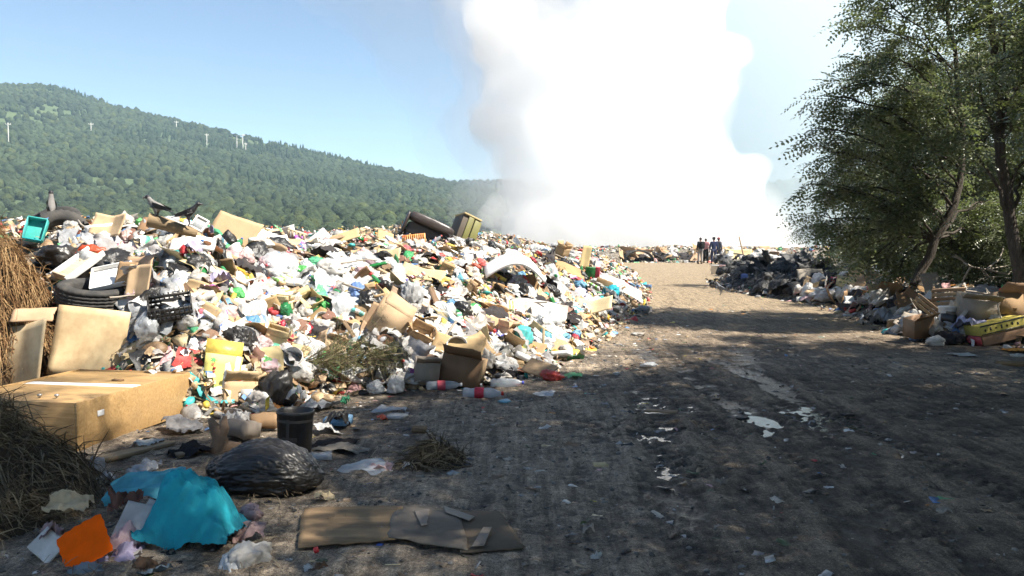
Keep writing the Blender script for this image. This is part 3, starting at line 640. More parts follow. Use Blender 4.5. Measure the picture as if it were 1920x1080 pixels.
ME = {}
_vf = {}
def variants(key, fn, n, mat, smooth=True):
    if key not in _vf: _vf[key] = [fn(i) for i in range(n)]
    return [mesh(key, V, F, mat, smooth) for V, F in _vf[key]]
def stalk(name, a, b_, c):
    m, t, b, out = nodes(name); g = N(t, 'ShaderNodeNewGeometry'); t.links.new(ramp(t, g.outputs['Random Per Island'], [(.1, a), (.6, b_), (.95, c)]), b.inputs['Base Color']); b.inputs['Roughness'].default_value = .85; b.inputs['Specular IOR Level'].default_value = .2; return m
MAT = dict(
    white_plastic=pm('white_plastic', (.70, .685, .65), .42, .25, .03, .8, 4.5, .5, .03, trans=.22, dirtc=(.26, .20, .14)),
    pink_plastic=pm('pink_plastic', (.74, .50, .50), .4, .25, .06, .35, 7, .5, .03, trans=.2),
    black_plastic=pm('black_plastic', (.018, .017, .017), .40, .3, 0, .3, 5, .45, .03, dirtc=(.10, .085, .065)),
    blue_plastic=pm('blue_plastic', (.16, .36, .62), .4, .3, .10, .3, 7, .5, .03, trans=.2),
    teal_plastic=pm('teal_plastic', (.05, .55, .52), .4, .2, .05, .25, 7, .5, .03, trans=.2),
    green_plastic=pm('green_plastic', (.10, .52, .18), .4, .3, .08, .3, 7, .5, .03, trans=.2),
    red_plastic=pm('red_plastic', (.62, .05, .04), .42, .3, .03, .3, 7, .5, .03, trans=.15),
    yellow_plastic=pm('yellow_plastic', (.78, .58, .06), .42, .25, .04, .3, 7, .5, .03, trans=.15),
    orange_plastic=pm('orange_plastic', (.70, .25, .05), .45, .25, .03, .3, 7, .4, .02),
    clear_film=pm('clear_film', (.70, .73, .75), .22, .15, .02, .3, 7, .6, .03, clear=.42),
    grey_film=pm('grey_film', (.42, .43, .44), .35, .3, .03, .4, 7, .5, .03, trans=.15),
    cardboard=pm('cardboard', (.50, .335, .185), .85, .22, .02, .35, 5, .15, .01, spec=.2, dirtc=(.18, .115, .065)),
    pale_card=pm('pale_card', (.62, .475, .255), .85, .16, .02, .35, 5, .15, .01, spec=.2, dirtc=(.26, .18, .09)),
    brown_card=pm('brown_card', (.30, .19, .105), .88, .25, .02, .4, 5, .15, .01, spec=.2, dirtc=(.10, .07, .045)),
    grey_card=pm('grey_card', (.36, .31, .25), .88, .2, .02, .4, 5, .15, .01, spec=.2, dirtc=(.14, .11, .08)),
    paper=pm('paper', (.70, .68, .63), .8, .2, .05, .5, 7, .15, .01, spec=.2, trans=.1, dirtc=(.3, .25, .19)),
    grey_cloth=pm('grey_cloth', (.30, .29, .29), .95, .4, .1, .4, 14, .4, .02, spec=.1),
    dark_cloth=pm('dark_cloth', (.045, .042, .046), .95, .5, .1, .3, 14, .4, .02, spec=.1),
    lilac_cloth=pm('lilac_cloth', (.42, .40, .56), .95, .2, .05, .3, 14, .4, .02, spec=.1),
    brown_cloth=pm('brown_cloth', (.22, .13, .085), .95, .3, .05, .4, 14, .4, .02, spec=.1),
    pet=pm('pet', (.62, .66, .70), .12, .15, .03, .2, 9, .2, .01, clear=.5),
    green_pet=pm('green_pet', (.03, .30, .09), .14, .2, .03, .2, 9, .2, .01, trans=.25, clear=.15),
    brown_pet=pm('brown_pet', (.20, .075, .025), .16, .2, .03, .2, 9, .2, .01, trans=.2, clear=.15),
    cap_blue=pm('cap_blue', (.05, .13, .55), .4, .2, .05, .1, 9, 0), cap_red=pm('cap_red', (.60, .03, .03), .4, .2, .03, .1, 9, 0), cap_white=pm('cap_white', (.8, .8, .8), .4, .1, 0, .1, 9, 0),
    label_red=pm('label_red', (.62, .04, .05), .45, .2, .03, .3, 12, .1), foam=pm('foam', (.83, .82, .80), .8, .08, 0, .3, 12, .3, .01, dirtc=(.4, .36, .3)),
    wood=pm('wood', (.36, .25, .145), .85, .3, .03, .35, 6, .5, .01, stretch=(1, 9, 9)), pale_wood=pm('pale_wood', (.62, .49, .31), .8, .2, .03, .25, 6, .4, .01, stretch=(1, 9, 9)),
    rubber=pm('rubber', (.035, .034, .033), .82, .2, 0, .55, 12, .3, .01, dirtc=(.12, .105, .085)),
    soot=pm('soot', (.010, .0095, .009), .6, .5, 0, .12, 8, .7, .03, dirtc=(.06, .055, .05)),
    straw=stalk('straw', (.09, .045, .02), (.25, .145, .065), (.50, .34, .17)), hay=stalk('hay', (.09, .066, .041), (.21, .16, .10), (.40, .32, .20)), thatch=pm('thatch', (.11, .08, .05), 1, .2, 0, .4, 22, 1, .05, spec=.1),
    metal=pm('metal', (.45, .44, .42), .45, .2, 0, .4, 12, .2, .01, metal=.7),
)
m, t, b, out = nodes('print'); L = t.links.new
tc = N(t, 'ShaderNodeTexCoord'); oi = N(t, 'ShaderNodeObjectInfo'); sp_ = N(t, 'ShaderNodeSeparateXYZ'); L(tc.outputs['Object'], sp_.inputs[0])
hs = N(t, 'ShaderNodeCombineColor', mode='HSV'); L(mth(t, 'FRACT', mth(t, 'MULTIPLY', oi.outputs['Random'], 5.7)), hs.inputs[0]); hs.inputs[1].default_value = .75; hs.inputs[2].default_value = .5
bnd = ramp(t, mth(t, 'FRACT', mth(t, 'MULTIPLY_ADD', sp_.outputs[0], 2.1, mth(t, 'MULTIPLY', oi.outputs['Random'], 3))), [(.46, (0, 0, 0)), (.48, (1, 1, 1))])
br = N(t, 'ShaderNodeTexBrick'); br.inputs['Scale'].default_value = 7; br.inputs['Color1'].default_value = (.05, .05, .06, 1); br.inputs['Color2'].default_value = (.5, .06, .05, 1); br.inputs['Mortar'].default_value = (1, 1, 1, 1); br.inputs['Mortar Size'].default_value = .05; L(tc.outputs['Object'], br.inputs[0])
msk = ramp(t, mth(t, 'FRACT', mth(t, 'MULTIPLY', sp_.outputs[1], 3.3)), [(.6, (0, 0, 0)), (.62, (1, 1, 1))])
c = mixc(t, bnd, (.74, .72, .68), hs.outputs[0]); c = mixc(t, mth(t, 'MULTIPLY', msk, .7), c, br.outputs[0], 'MULTIPLY')
dn = noise_(t, tc.outputs['Object'], 6, 5, .7); c = mixc(t, ramp(t, dn.outputs['Fac'], [(.45, (0, 0, 0)), (.75, (.6, .6, .6))]), c, (.2, .16, .12)); L(c, b.inputs['Base Color']); b.inputs['Roughness'].default_value = .4; MAT['print'] = m
ME['bag'] = lambda mat: variants('crumpled_bag', lambda i: bag_vf(i + 1), 5, MAT[mat]) + variants('tied_bag', lambda i: knot_vf(i + 40), 2, MAT[mat])
ME['lump'] = lambda mat: variants('wrapper', lambda i: bag_vf(i + 61, 3, 1, .7, .5, 1.25, 1.4), 4, MAT[mat])
ME['film'] = lambda mat: variants('film', lambda i: film_vf(i + 1), 5, MAT[mat])
ME['cloth'] = lambda mat: variants('cloth', lambda i: film_vf(i + 31, 15, 1.15, .7, .75), 4, MAT[mat])
ME['card'] = lambda mat: variants('card', lambda i: card_vf(i + 1), 6, MAT[mat], False)
ME['paper'] = lambda mat: variants('sheet', lambda i: card_vf(i + 51, .72, .16, .02, .004), 5, MAT[mat], False)
ME['carton'] = lambda mat: variants('carton', lambda i: carton_vf(i + 1), 4, MAT[mat], False)
ME['packet'] = lambda mat: variants('packet', lambda i: (lambda VF: (VF[0] + np.array([[.06 * nz(v, i, 2), .06 * nz(v, i + 3, 2), .05 * nz(v, i + 5, 2)] for v in VF[0]]), VF[1]))(join([solid(5, 5, lambda u, v: ((u - .5), (v - .5) * .6, .1 + .05 * nz((u, v, 0), i, 3)), .22)])), 4, MAT[mat], False)
ME['plank'] = lambda mat: variants('plank', lambda i: card_vf(i + 71, .10 + .05 * i, .02, .01, .03, (0, 0)), 3, MAT[mat], False)
ME['stick'] = lambda mat: variants('stick', lambda i: tube_np([(-.5 + k / 6, .05 * nz((k, 0, i), 3, .5), .05 * nz((k, 5, i), 4, .5)) for k in range(7)], np.linspace(.018, .010, 7), 5), 3, MAT[mat])
ME['foam'] = lambda mat: variants('foam', lambda i: (lambda VF: (VF[0] * (1 + .05 * i), VF[1]))(join([solid(7, 6, lambda u, v: ((u - .5) + .03 * nz((v, i, 0), 3, 6), (v - .5) * .7 + .03 * nz((u, i, 5), 3, 6), .1 + .015 * nz((u, v, i), 2, 8)), .2)])), 3, MAT[mat], False)
ME['tub'] = lambda mat: variants('tub', lambda i: (lambda VF: (VF[0] + np.array([[.05 * nz(v, i, 2), .05 * nz(v, i + 3, 2), 0] for v in VF[0]]), VF[1]))(shell_lathe([(0, 0), (.30, 0), (.33, .1), (.42, .62), (.46, .64), (.46, .68)], .02, 16)), 3, MAT[mat])
ME['can'] = lambda mat: variants('can', lambda i: (lambda VF: (VF[0] * np.array((1, .8, 1)) + np.array([[.05 * nz(v, i, 4), .05 * nz(v, i + 3, 4), 0] for v in VF[0]]), VF[1]))(lathe([(0, -.5), (.24, -.5), (.27, -.46), (.27, .42), (.21, .5), (0, .49)], 14)), 3, MAT[mat])
ME['bottle'] = lambda mat: variants('bottle', lambda i: bottle_vf(i + 1, .2 + .1 * i), 3, MAT[mat])
CAP = {c: mesh('cap', *lathe([(.0, .53), (.052, .53), (.055, .47), (.052, .465)], 10), MAT[c]) for c in ('cap_blue', 'cap_red', 'cap_white')}
LBL = {c: mesh('label_band', *lathe([(.143, -.19), (.145, -.17), (.145, .02), (.143, .04)], 16), MAT[c]) for c in ('label_red', 'paper', 'blue_plastic')}
_cache = {}
def MM(shape, mat):
    k = (shape, mat)
    if k not in _cache: _cache[k] = ME[shape](mat)
    return _cache[k]
def rnd_rot(n, tilt, rd):
    """lie on a surface of normal n, tipped by up to tilt, any heading"""
    q = Vector((0, 0, 1)).rotation_difference(n); a = rd.uniform(0, 2 * math.pi); tx = Vector((math.cos(a), math.sin(a), 0))
    return q @ Quaternion(tx, rd.gauss(0, tilt)) @ Quaternion((0, 0, 1), rd.uniform(0, 2 * math.pi))
def bottle(loc, rot, size, mat, cap, lab, label, group=None, rd=random):
    o = put('plastic_bottle', rd.choice(MM('bottle', mat)), loc, rot, size, None, label, 'bottle', group)
    if cap: put('cap', CAP[cap], parent=o)
    if lab: put('label_band', LBL[lab], parent=o)
    return o

# ================================================================ litter: the mass of small scraps
PAL = [((.72, .70, .66), 20), ((.60, .54, .44), 13), ((.50, .35, .20), 22), ((.68, .55, .32), 9), ((.28, .18, .10), 11), ((.33, .32, .31), 9), ((.03, .03, .03), 12), ((.12, .42, .18), 4), ((.05, .45, .45), 2), ((.55, .06, .05), 5), ((.12, .25, .5), 3), ((.75, .58, .08), 3), ((.65, .38, .38), 4), ((.6, .25, .06), 2), ((.10, .13, .05), 3)]
pc = np.array([c for c, _ in PAL]); pw = np.array([w_ for _, w_ in PAL], float); pw /= pw.sum()
iv1, if1 = ico(2)
TPL = []
for k in range(2):
    d = np.array([1 + .5 * nz(v, k, 1.7) - .3 * abs(nz(v, k + 9, 4)) for v in iv1]); TPL.append((iv1 * d[:, None] * (.5, .36, .25), if1))
def tri(F): return np.concatenate([F[:, [0, 1, 2]], F[:, [0, 2, 3]]])
for k in range(4):
    V, F = film_vf(k + 80, 5, .9, .7); TPL.append((V, tri(F)))
for k in range(3):
    V, F = card_vf(k + 90, .6, .15, .08, .02, None, 4, 3); TPL.append((V, tri(F)))
V, F = box_vf(1, .12, .03); TPL.append((V, tri(F)))
for k in range(3):
    V, F = grid_vf(8, 2, lambda u, v: (1.3 * (u - .5), (v - .5) * .16 + .25 * nz((u, 0, 0), k, 2), .22 * nz((u, v * .4, 3), k + 4, 3))); TPL.append((V, tri(F)))
V, F = lathe([(.0, -.5), (.13, -.5), (.14, .2), (.05, .4), (0, .45)], 7); TPL.append((V, tri(F)))
m, t, b, out = nodes('litter_scraps'); L = t.links.new
a = N(t, 'ShaderNodeAttribute', attribute_name='col'); P = N(t, 'ShaderNodeNewGeometry').outputs['Position']; n1 = noise_(t, P, 14, 4, .7)
L(mixc(t, 1, a.outputs['Color'], ramp(t, n1.outputs['Fac'], [(.3, (.5, .46, .42)), (.6, (1, 1, 1))]), 'MULTIPLY'), b.inputs['Base Color']); b.inputs['Roughness'].default_value = .55
L(bump(t, n1.outputs['Fac'], .4, .02), b.inputs['Normal']); M['litter'] = m
def scraps(name, pts, size, label, seed, pal=None, lift=.0, tilt=.5, tpl=(0, 99)):
    r = np.random.default_rng(seed); rd = random.Random(seed); VV = []; FF = []; CC = []; nv = 0
    p_ = pw if pal is None else np.array(pal, float) / sum(pal)
    for (x, y, z, n) in pts:
        V, F = TPL[r.integers(tpl[0], min(tpl[1], len(TPL)))]; s = size[0] + (size[1] - size[0]) * r.random() ** 2; q = np.array(rnd_rot(n, tilt, rd).to_matrix())
        VV.append((V * s) @ q.T + (x, y, z + lift)); FF.append(F + nv); nv += len(V)
        c = pc[r.choice(len(pc), p=p_)] * r.uniform(.7, 1.15); CC.append(np.repeat(np.clip(c, 0, .85)[None], len(F), 0))
    return put(name, mesh(name, np.concatenate(VV), np.concatenate(FF), M['litter'], False, np.concatenate(CC)), kind='stuff', label=label, cat='litter')
def surf_pts(n, sampler, seed, minh=.02):
    r = np.random.default_rng(seed); out = []
    while len(out) < n:
        x, y = sampler(r); 
        z = hz(x, y)
        if z > minh: out.append((x, y, z, normal_at(x, y)))
    return out
def fast_pts(xy):                                      # many points at once
    x, y = xy[:, 0], xy[:, 1]; e = .2; z = gnd_all(x, y)
    dx = (gnd_all(x + e, y) - gnd_all(x - e, y)) / (2 * e); dy = (gnd_all(x, y + e) - gnd_all(x, y - e)) / (2 * e)
    return [(x[i], y[i], z[i], Vector((-dx[i], -dy[i], 1)).normalized()) for i in range(len(x))]
r = np.random.default_rng(77)
def on_heap(n, s0, s1, ymin, ymax, fn_poly=TOE, sign=1, bias=1.6):
    """points at s0..s1 metres inside a toe line, denser near the camera"""
    out = []
    while sum(len(o) for o in out) < n:
        y = ymin + (ymax - ymin) * r.random(n) ** bias; x = r.uniform(-14, 16, n)
        s, p = poly_sd(x, y, fn_poly); s = s * sign; ok = (s > s0) & (s < s1) & (np.abs(x) < y * .66 + 1); out.append(np.stack([x, y], 1)[ok])
    return np.concatenate(out)[:n]
scraps('heap_litter', fast_pts(on_heap(14500, -.25, 8, 8, 40)), (.05, .30), 'mass of small mixed scraps covering the big garbage heap', 1)
scraps('heap_shreds', fast_pts(on_heap(4500, -.3, 7, 8, 30)), (.03, .13), 'fine dark and tan shreds between the pieces of the big heap', 8, [8, 14, 24, 10, 16, 10, 14, 3, 1, 4, 2, 2, 3, 2, 4], .10)
scraps('heap_top_litter', fast_pts(on_heap(2200, -.2, 9, 30, 64, bias=1)), (.2, .5), 'distant small scraps covering the far end of the big heap', 2)
scraps('bank_litter', fast_pts(on_heap(3000, -.3, 4, 12, 36, BANK, -1, 1.2)), (.07, .26), 'small scraps covering the bank under the locusts', 3)
xy = np.stack([r.uniform(-2, 32, 1900), 62.5 + 10 * r.random(1900) ** 1.3], 1)
scraps('far_litter', fast_pts(xy), (.18, .55), 'pale scraps of the rubbish bank in front of the smoke', 4)
# loose crumbs and flakes on the track, thick along the heap's foot
xy = []
while len(xy) < 3600:
    y = 3.6 + 18 * r.random() ** 1.7; x = r.uniform(-3.2, 6.5); s = float(poly_sd(np.array([x]), np.array([y]), TOE)[0][0])
    if s < .1 and r.random() < (1.0 * math.exp(s / .9) + .22): xy.append((x, y))
xy = np.array(xy); zz = road_z(xy[:, 0], xy[:, 1])
scraps('track_litter', [(x, y, z, Vector((0, 0, 1))) for (x, y), z in zip(xy, zz)], (.012, .10), 'crumbs and flakes of rubbish trodden into the muddy track', 5, [9, 8, 8, 3, 20, 22, 20, 1, 1, 1, 1, 1, 1, 1, 4], .004, .15, (4, 12))
# grit and pebbles on the gravel, loose hay stalks round the near heap
gv, gf = ico(1); VV = []; FF = []; CC = []; nv = 0
for k in range(4500):
    y = 3.5 + 11 * r.random() ** 1.6; x = r.uniform(-3.4, 6.5) if k % 3 else r.uniform(-3.2, 1.0)
    s_ = .004 + .016 * r.random() ** 3; v = gv * (1 + .35 * r.uniform(-1, 1, (len(gv), 1))) * (s_, s_ * r.uniform(.6, 1), s_ * .6)
    VV.append(v + (x, y, float(road_z(np.array([x]), np.array([y]))[0]) + s_ * .2) if False else v + (x, y, 0)); FF.append(gf + nv); nv += len(gv)
    c = np.array((.17, .155, .135)) * r.uniform(.45, 1.6); CC.append(np.repeat(c[None], len(gf), 0))
xs = np.array([v[:, 0].mean() for v in VV]); ys = np.array([v[:, 1].mean() for v in VV]); zs = road_z(xs, ys)
for v, z_ in zip(VV, zs): v[:, 2] += z_ + .003
put('gravel', mesh('gravel', np.concatenate(VV), np.concatenate(FF), M['litter'], False, np.concatenate(CC)), kind='stuff', label='loose grit and pebbles strewn over the muddy track', cat='gravel')
VV = []; FF = []; nv = 0
for k in range(1800):
    x = -2.2 + r.normal(0, .75); y = 5.3 + r.normal(0, .9); a_ = r.uniform(0, 6.28); l = r.uniform(.05, .22); d = np.array([math.cos(a_), math.sin(a_), r.normal(0, .12)]); s_ = np.array([-d[1], d[0], 0]) * r.uniform(.0012, .003); o = np.array([x, y, .012 + .02 * r.random()])
    VV += [o - s_, o + s_, o + d * l * .5 + s_ + (0, 0, .01), o + d * l * .5 - s_ + (0, 0, .01), o + d * l + s_ * .4, o + d * l - s_ * .4]; FF += [(nv, nv + 1, nv + 2, nv + 3), (nv + 3, nv + 2, nv + 4, nv + 5)]; nv += 6
put('loose_hay', mesh('loose_hay', np.array(VV), np.array(FF), MAT['hay'], False), kind='stuff', label='loose hay stalks scattered round the turquoise cloth', cat='hay')
# sooty lumps of the burnt pile
xy = []
while len(xy) < 1700:
    x, y = r.uniform(6, 12), r.uniform(25, 34); s = float(poly_sd(np.array([x]), np.array([y]), BANK)[0][0])
    if -3.2 < s < .15: xy.append((x, y))
BLACK = (.45, 11, 31.5)
scraps('burnt_litter', fast_pts(np.array(xy)), (.10, .30), 'charred black scraps of the burnt pile', 6, [3, 2, 2, 1, 4, 8, 80, 0, 0, 0, 0, 0, 0, 0, 0], .03)

# ================================================================ litter: single pieces
HEAP_POLY = [(120, 430), (470, 440), (700, 452), (900, 458), (1060, 462), (1110, 480), (1170, 505), (1195, 545), (1150, 595), (1080, 650), (1040, 685), (900, 715), (760, 728), (640, 728), (520, 700), (470, 690), (420, 640), (330, 620), (250, 600)]
def inside(px, py, P):
    c = False; j = len(P) - 1
    for i in range(len(P)):
        if (P[i][1] > py) != (P[j][1] > py) and px < (P[j][0] - P[i][0]) * (py - P[i][1]) / (P[j][1] - P[i][1]) + P[i][0]: c = not c
        j = i
    return c
rl = random.Random(99)
_g = {}
def sample_poly(P):
    while True:
        px, py = rl.uniform(min(p[0] for p in P), max(p[0] for p in P)), rl.uniform(min(p[1] for p in P), max(p[1] for p in P))
        if inside(px, py, P): return px, py
def strew(name, cat, label, group, shape, mat, n, size, poly, tilt=.45, lift=.25, asp=None):
    for i in range(n):
        px, py = sample_poly(poly); p, D = hit(px, py); s = rl.uniform(*size) * (1 + max(0, D - 15) * .02)
        nrm = normal_at(p.x, p.y); q = rnd_rot(nrm, tilt, rl)
        if shape in ('card', 'paper', 'carton', 'foam', 'packet', 'plank') and rl.random() < .35:
            q = q @ Quaternion((1, 0, 0), rl.uniform(.3, 1.2))
        if shape in ('bottle', 'can', 'tub'): q = q @ Quaternion((1, 0, 0), rl.uniform(.9, 1.9))
        loc = p + nrm * s * (lift if shape not in ('card', 'paper', 'plank', 'stick', 'film', 'cloth') else lift * .6)
        if shape == 'bottle':
            bottle(loc, q, s, mat, rl.choice(['cap_blue', 'cap_red', 'cap_white', None]), rl.choice(['label_red', 'paper', 'blue_plastic', None, None]), label, group, rl)
        else:
            sc = (s, s * rl.uniform(.75, 1.2), s * rl.uniform(.8, 1.2)); put(name, rl.choice(MM(shape, mat)), loc, q, sc, None, label, cat, group)
H_ = 'on the sunlit garbage heap'
for a_ in [
    ('plastic_bag', 'bag', 'crumpled white plastic bag ' + H_, 'white bags on the garbage heap', 'bag', 'white_plastic', 90, (.12, .34)),
    ('plastic_film', 'film', 'crumpled sheet of clear plastic film ' + H_, 'clear film on the garbage heap', 'film', 'clear_film', 80, (.2, .6)),
    ('plastic_film', 'film', 'torn sheet of white plastic film ' + H_, 'white film on the garbage heap', 'film', 'white_plastic', 105, (.15, .5)),
    ('plastic_film', 'film', 'torn sheet of grey plastic film ' + H_, 'grey film on the garbage heap', 'film', 'grey_film', 55, (.2, .55)),
    ('garbage_bag', 'bag', 'crumpled black garbage bag ' + H_, 'black bags on the garbage heap', 'bag', 'black_plastic', 34, (.2, .4)),
    ('plastic_bag', 'bag', 'crumpled pink plastic bag ' + H_, 'pink bags on the garbage heap', 'bag', 'pink_plastic', 28, (.15, .32)),
    ('plastic_bag', 'bag', 'crumpled blue plastic bag ' + H_, 'blue bags on the garbage heap', 'bag', 'blue_plastic', 22, (.15, .3)),
    ('plastic_bag', 'bag', 'crumpled green plastic bag ' + H_, 'green bags on the garbage heap', 'bag', 'green_plastic', 26, (.14, .3)),
    ('wrapper', 'wrapper', 'red plastic wrapper ' + H_, 'red wrappers on the garbage heap', 'lump', 'red_plastic', 38, (.10, .24)),
    ('wrapper', 'wrapper', 'yellow plastic wrapper ' + H_, 'yellow wrappers on the garbage heap', 'lump', 'yellow_plastic', 22, (.10, .22)),
    ('wrapper', 'wrapper', 'teal plastic wrapper ' + H_, 'teal wrappers on the garbage heap', 'lump', 'teal_plastic', 16, (.10, .22)),
    ('wrapper', 'wrapper', 'orange plastic wrapper ' + H_, 'orange wrappers on the garbage heap', 'lump', 'orange_plastic', 16, (.10, .22)),
    ('cardboard_sheet', 'cardboard', 'bent tan cardboard sheet ' + H_, 'tan cardboard on the garbage heap', 'card', 'cardboard', 140, (.14, .42)),
    ('cardboard_sheet', 'cardboard', 'bent pale yellow cardboard sheet ' + H_, 'pale cardboard on the garbage heap', 'card', 'pale_card', 75, (.16, .42)),
    ('cardboard_sheet', 'cardboard', 'bent dark brown cardboard sheet ' + H_, 'brown cardboard on the garbage heap', 'card', 'brown_card', 35, (.2, .42)),
    ('carton', 'box', 'open dented tan cardboard carton ' + H_, 'cartons on the garbage heap', 'carton', 'cardboard', 7, (.2, .32)),
    ('carton', 'box', 'open dented pale cardboard carton ' + H_, 'pale cartons on the garbage heap', 'carton', 'pale_card', 4, (.2, .3)),
    ('packet', 'packet', 'flattened white food packet ' + H_, 'white packets on the garbage heap', 'packet', 'paper', 45, (.14, .28)),
    ('packet', 'packet', 'flattened red food packet ' + H_, 'red packets on the garbage heap', 'packet', 'red_plastic', 16, (.12, .22)),
    ('packet', 'packet', 'flattened yellow food packet ' + H_, 'yellow packets on the garbage heap', 'packet', 'yellow_plastic', 14, (.12, .24)),
    ('packet', 'packet', 'flattened blue food packet ' + H_, 'blue packets on the garbage heap', 'packet', 'blue_plastic', 12, (.12, .22)),
    ('packet', 'packet', 'printed food packet with coloured bands ' + H_, 'printed packets on the garbage heap', 'packet', 'print', 60, (.12, .26)),
    ('plastic_film', 'film', 'printed plastic wrapping with coloured bands ' + H_, 'printed wrapping on the garbage heap', 'film', 'print', 60, (.14, .32)),
    ('paper_sheet', 'paper', 'bent white paper sheet ' + H_, 'paper on the garbage heap', 'paper', 'paper', 95, (.14, .32)),
    ('rag', 'cloth', 'crumpled grey rag ' + H_, 'grey rags on the garbage heap', 'cloth', 'grey_cloth', 45, (.3, .55)),
    ('rag', 'cloth', 'crumpled dark rag ' + H_, 'dark rags on the garbage heap', 'cloth', 'dark_cloth', 40, (.3, .55)),
    ('rag', 'cloth', 'crumpled brown rag ' + H_, 'brown rags on the garbage heap', 'cloth', 'brown_cloth', 30, (.25, .5)),
    ('rag', 'cloth', 'crumpled lilac rag ' + H_, 'lilac rags on the garbage heap', 'cloth', 'lilac_cloth', 14, (.25, .45)),
    ('plastic_bottle', 'bottle', 'clear plastic bottle ' + H_, 'clear bottles on the garbage heap', 'bottle', 'pet', 40, (.25, .34)),
    ('plastic_bottle', 'bottle', 'green plastic bottle ' + H_, 'green bottles on the garbage heap', 'bottle', 'green_pet', 24, (.25, .36)),
    ('plastic_bottle', 'bottle', 'brown plastic bottle ' + H_, 'brown bottles on the garbage heap', 'bottle', 'brown_pet', 14, (.25, .36)),
    ('foam_block', 'foam', 'broken white foam block ' + H_, 'foam blocks on the garbage heap', 'foam', 'foam', 32, (.14, .34)),
    ('plastic_tub', 'tub', 'dented white plastic tub ' + H_, 'white tubs on the garbage heap', 'tub', 'foam', 20, (.14, .26)),
    ('drink_can', 'can', 'crushed metal can ' + H_, 'cans on the garbage heap', 'can', 'metal', 18, (.12, .17)),
    ('plank', 'wood', 'short weathered plank ' + H_, 'planks on the garbage heap', 'plank', 'wood', 22, (.3, .7)),
    ('stick', 'stick', 'crooked dry stick ' + H_, 'sticks on the garbage heap', 'stick', 'dead_wood', 30, (.4, .9)),
]:
    if a_[5] == 'dead_wood': MAT['dead_wood'] = M['dead_wood']
    strew(*a_, HEAP_POLY)
# burnt pile beside the track
BURNT = [(1345, 505), (1400, 488), (1480, 482), (1540, 490), (1560, 515), (1545, 545), (1490, 552), (1420, 545), (1370, 530)]
strew('garbage_bag', 'bag', 'sooty black bag in the burnt pile beside the track', 'burnt bags', 'bag', 'soot', 110, (.22, .5), BURNT, .5, .15)
strew('rag', 'cloth', 'charred black rag in the burnt pile beside the track', 'charred rags', 'cloth', 'soot', 50, (.35, .7), BURNT, .8, .3)
# the bank beyond the leaning locust, partly in the sun, and the bank in the shade
MIDB = [(1550, 530), (1600, 512), (1660, 520), (1690, 545), (1660, 575), (1600, 575), (1520, 565), (1480, 560)]
B_ = 'on the bank between burnt pile and leaning locust'
for a_ in [('plastic_bag', 'bag', 'crumpled white plastic bag ' + B_, 'white bags beyond the leaning locust', 'bag', 'white_plastic', 24, (.25, .5)), ('cardboard_sheet', 'cardboard', 'bent tan cardboard sheet ' + B_, 'cardboard beyond the leaning locust', 'card', 'cardboard', 20, (.35, .7)),
    ('paper_sheet', 'paper', 'bent white paper sheet ' + B_, 'paper beyond the leaning locust', 'paper', 'paper', 14, (.3, .5)), ('rag', 'cloth', 'crumpled dark rag ' + B_, 'rags beyond the leaning locust', 'cloth', 'dark_cloth', 10, (.4, .6)),
    ('wrapper', 'wrapper', 'red plastic wrapper ' + B_, 'red wrappers beyond the leaning locust', 'lump', 'red_plastic', 7, (.2, .35)), ('wrapper', 'wrapper', 'yellow plastic wrapper ' + B_, 'yellow wrappers beyond the leaning locust', 'lump', 'yellow_plastic', 4, (.2, .35)), ('plastic_film', 'film', 'torn sheet of pink plastic film ' + B_, 'pink film beyond the leaning locust', 'film', 'pink_plastic', 12, (.3, .5))]:
    strew(*a_, MIDB)
RB = [(1640, 600), (1690, 560), (1760, 545), (1850, 560), (1900, 560), (1918, 600), (1918, 640), (1800, 640), (1700, 635), (1640, 612)]
B_ = 'on the shaded bank below the locust trunks'
for a_ in [('plastic_bag', 'bag', 'crumpled white plastic bag ' + B_, 'white bags below the locusts', 'bag', 'white_plastic', 16, (.18, .36)), ('cardboard_sheet', 'cardboard', 'bent brown cardboard sheet ' + B_, 'brown cardboard below the locusts', 'card', 'brown_card', 16, (.3, .6)), ('cardboard_sheet', 'cardboard', 'bent grey cardboard sheet ' + B_, 'grey cardboard below the locusts', 'card', 'grey_card', 14, (.3, .6)),
    ('rag', 'cloth', 'crumpled grey rag ' + B_, 'grey rags below the locusts', 'cloth', 'grey_cloth', 14, (.3, .5)), ('rag', 'cloth', 'crumpled dark rag ' + B_, 'dark rags below the locusts', 'cloth', 'dark_cloth', 12, (.3, .5)), ('paper_sheet', 'paper', 'bent white paper sheet ' + B_, 'paper below the locusts', 'paper', 'paper', 12, (.18, .34)), ('plastic_bag', 'bag', 'crumpled blue plastic bag ' + B_, 'blue bags below the locusts', 'bag', 'blue_plastic', 5, (.15, .28)), ('stick', 'stick', 'crooked dry stick ' + B_, 'sticks below the locusts', 'stick', 'dead_wood', 12, (.5, 1.0))]:
    strew(*a_, RB)
# rubbish bank in front of the smoke
FARP = [(1130, 478), (1300, 474), (1420, 474), (1480, 478), (1470, 490), (1300, 490), (1150, 488)]
B_ = 'on the far rubbish bank before the smoke'
for a_ in [('plastic_bag', 'bag', 'pale plastic bag ' + B_, 'bags on the far bank', 'bag', 'white_plastic', 40, (.22, .5)), ('cardboard_sheet', 'cardboard', 'tan cardboard sheet ' + B_, 'cardboard on the far bank', 'card', 'cardboard', 22, (.3, .7)), ('rag', 'cloth', 'dark rag ' + B_, 'rags on the far bank', 'cloth', 'dark_cloth', 18, (.4, .7))]:
    strew(*a_, FARP)

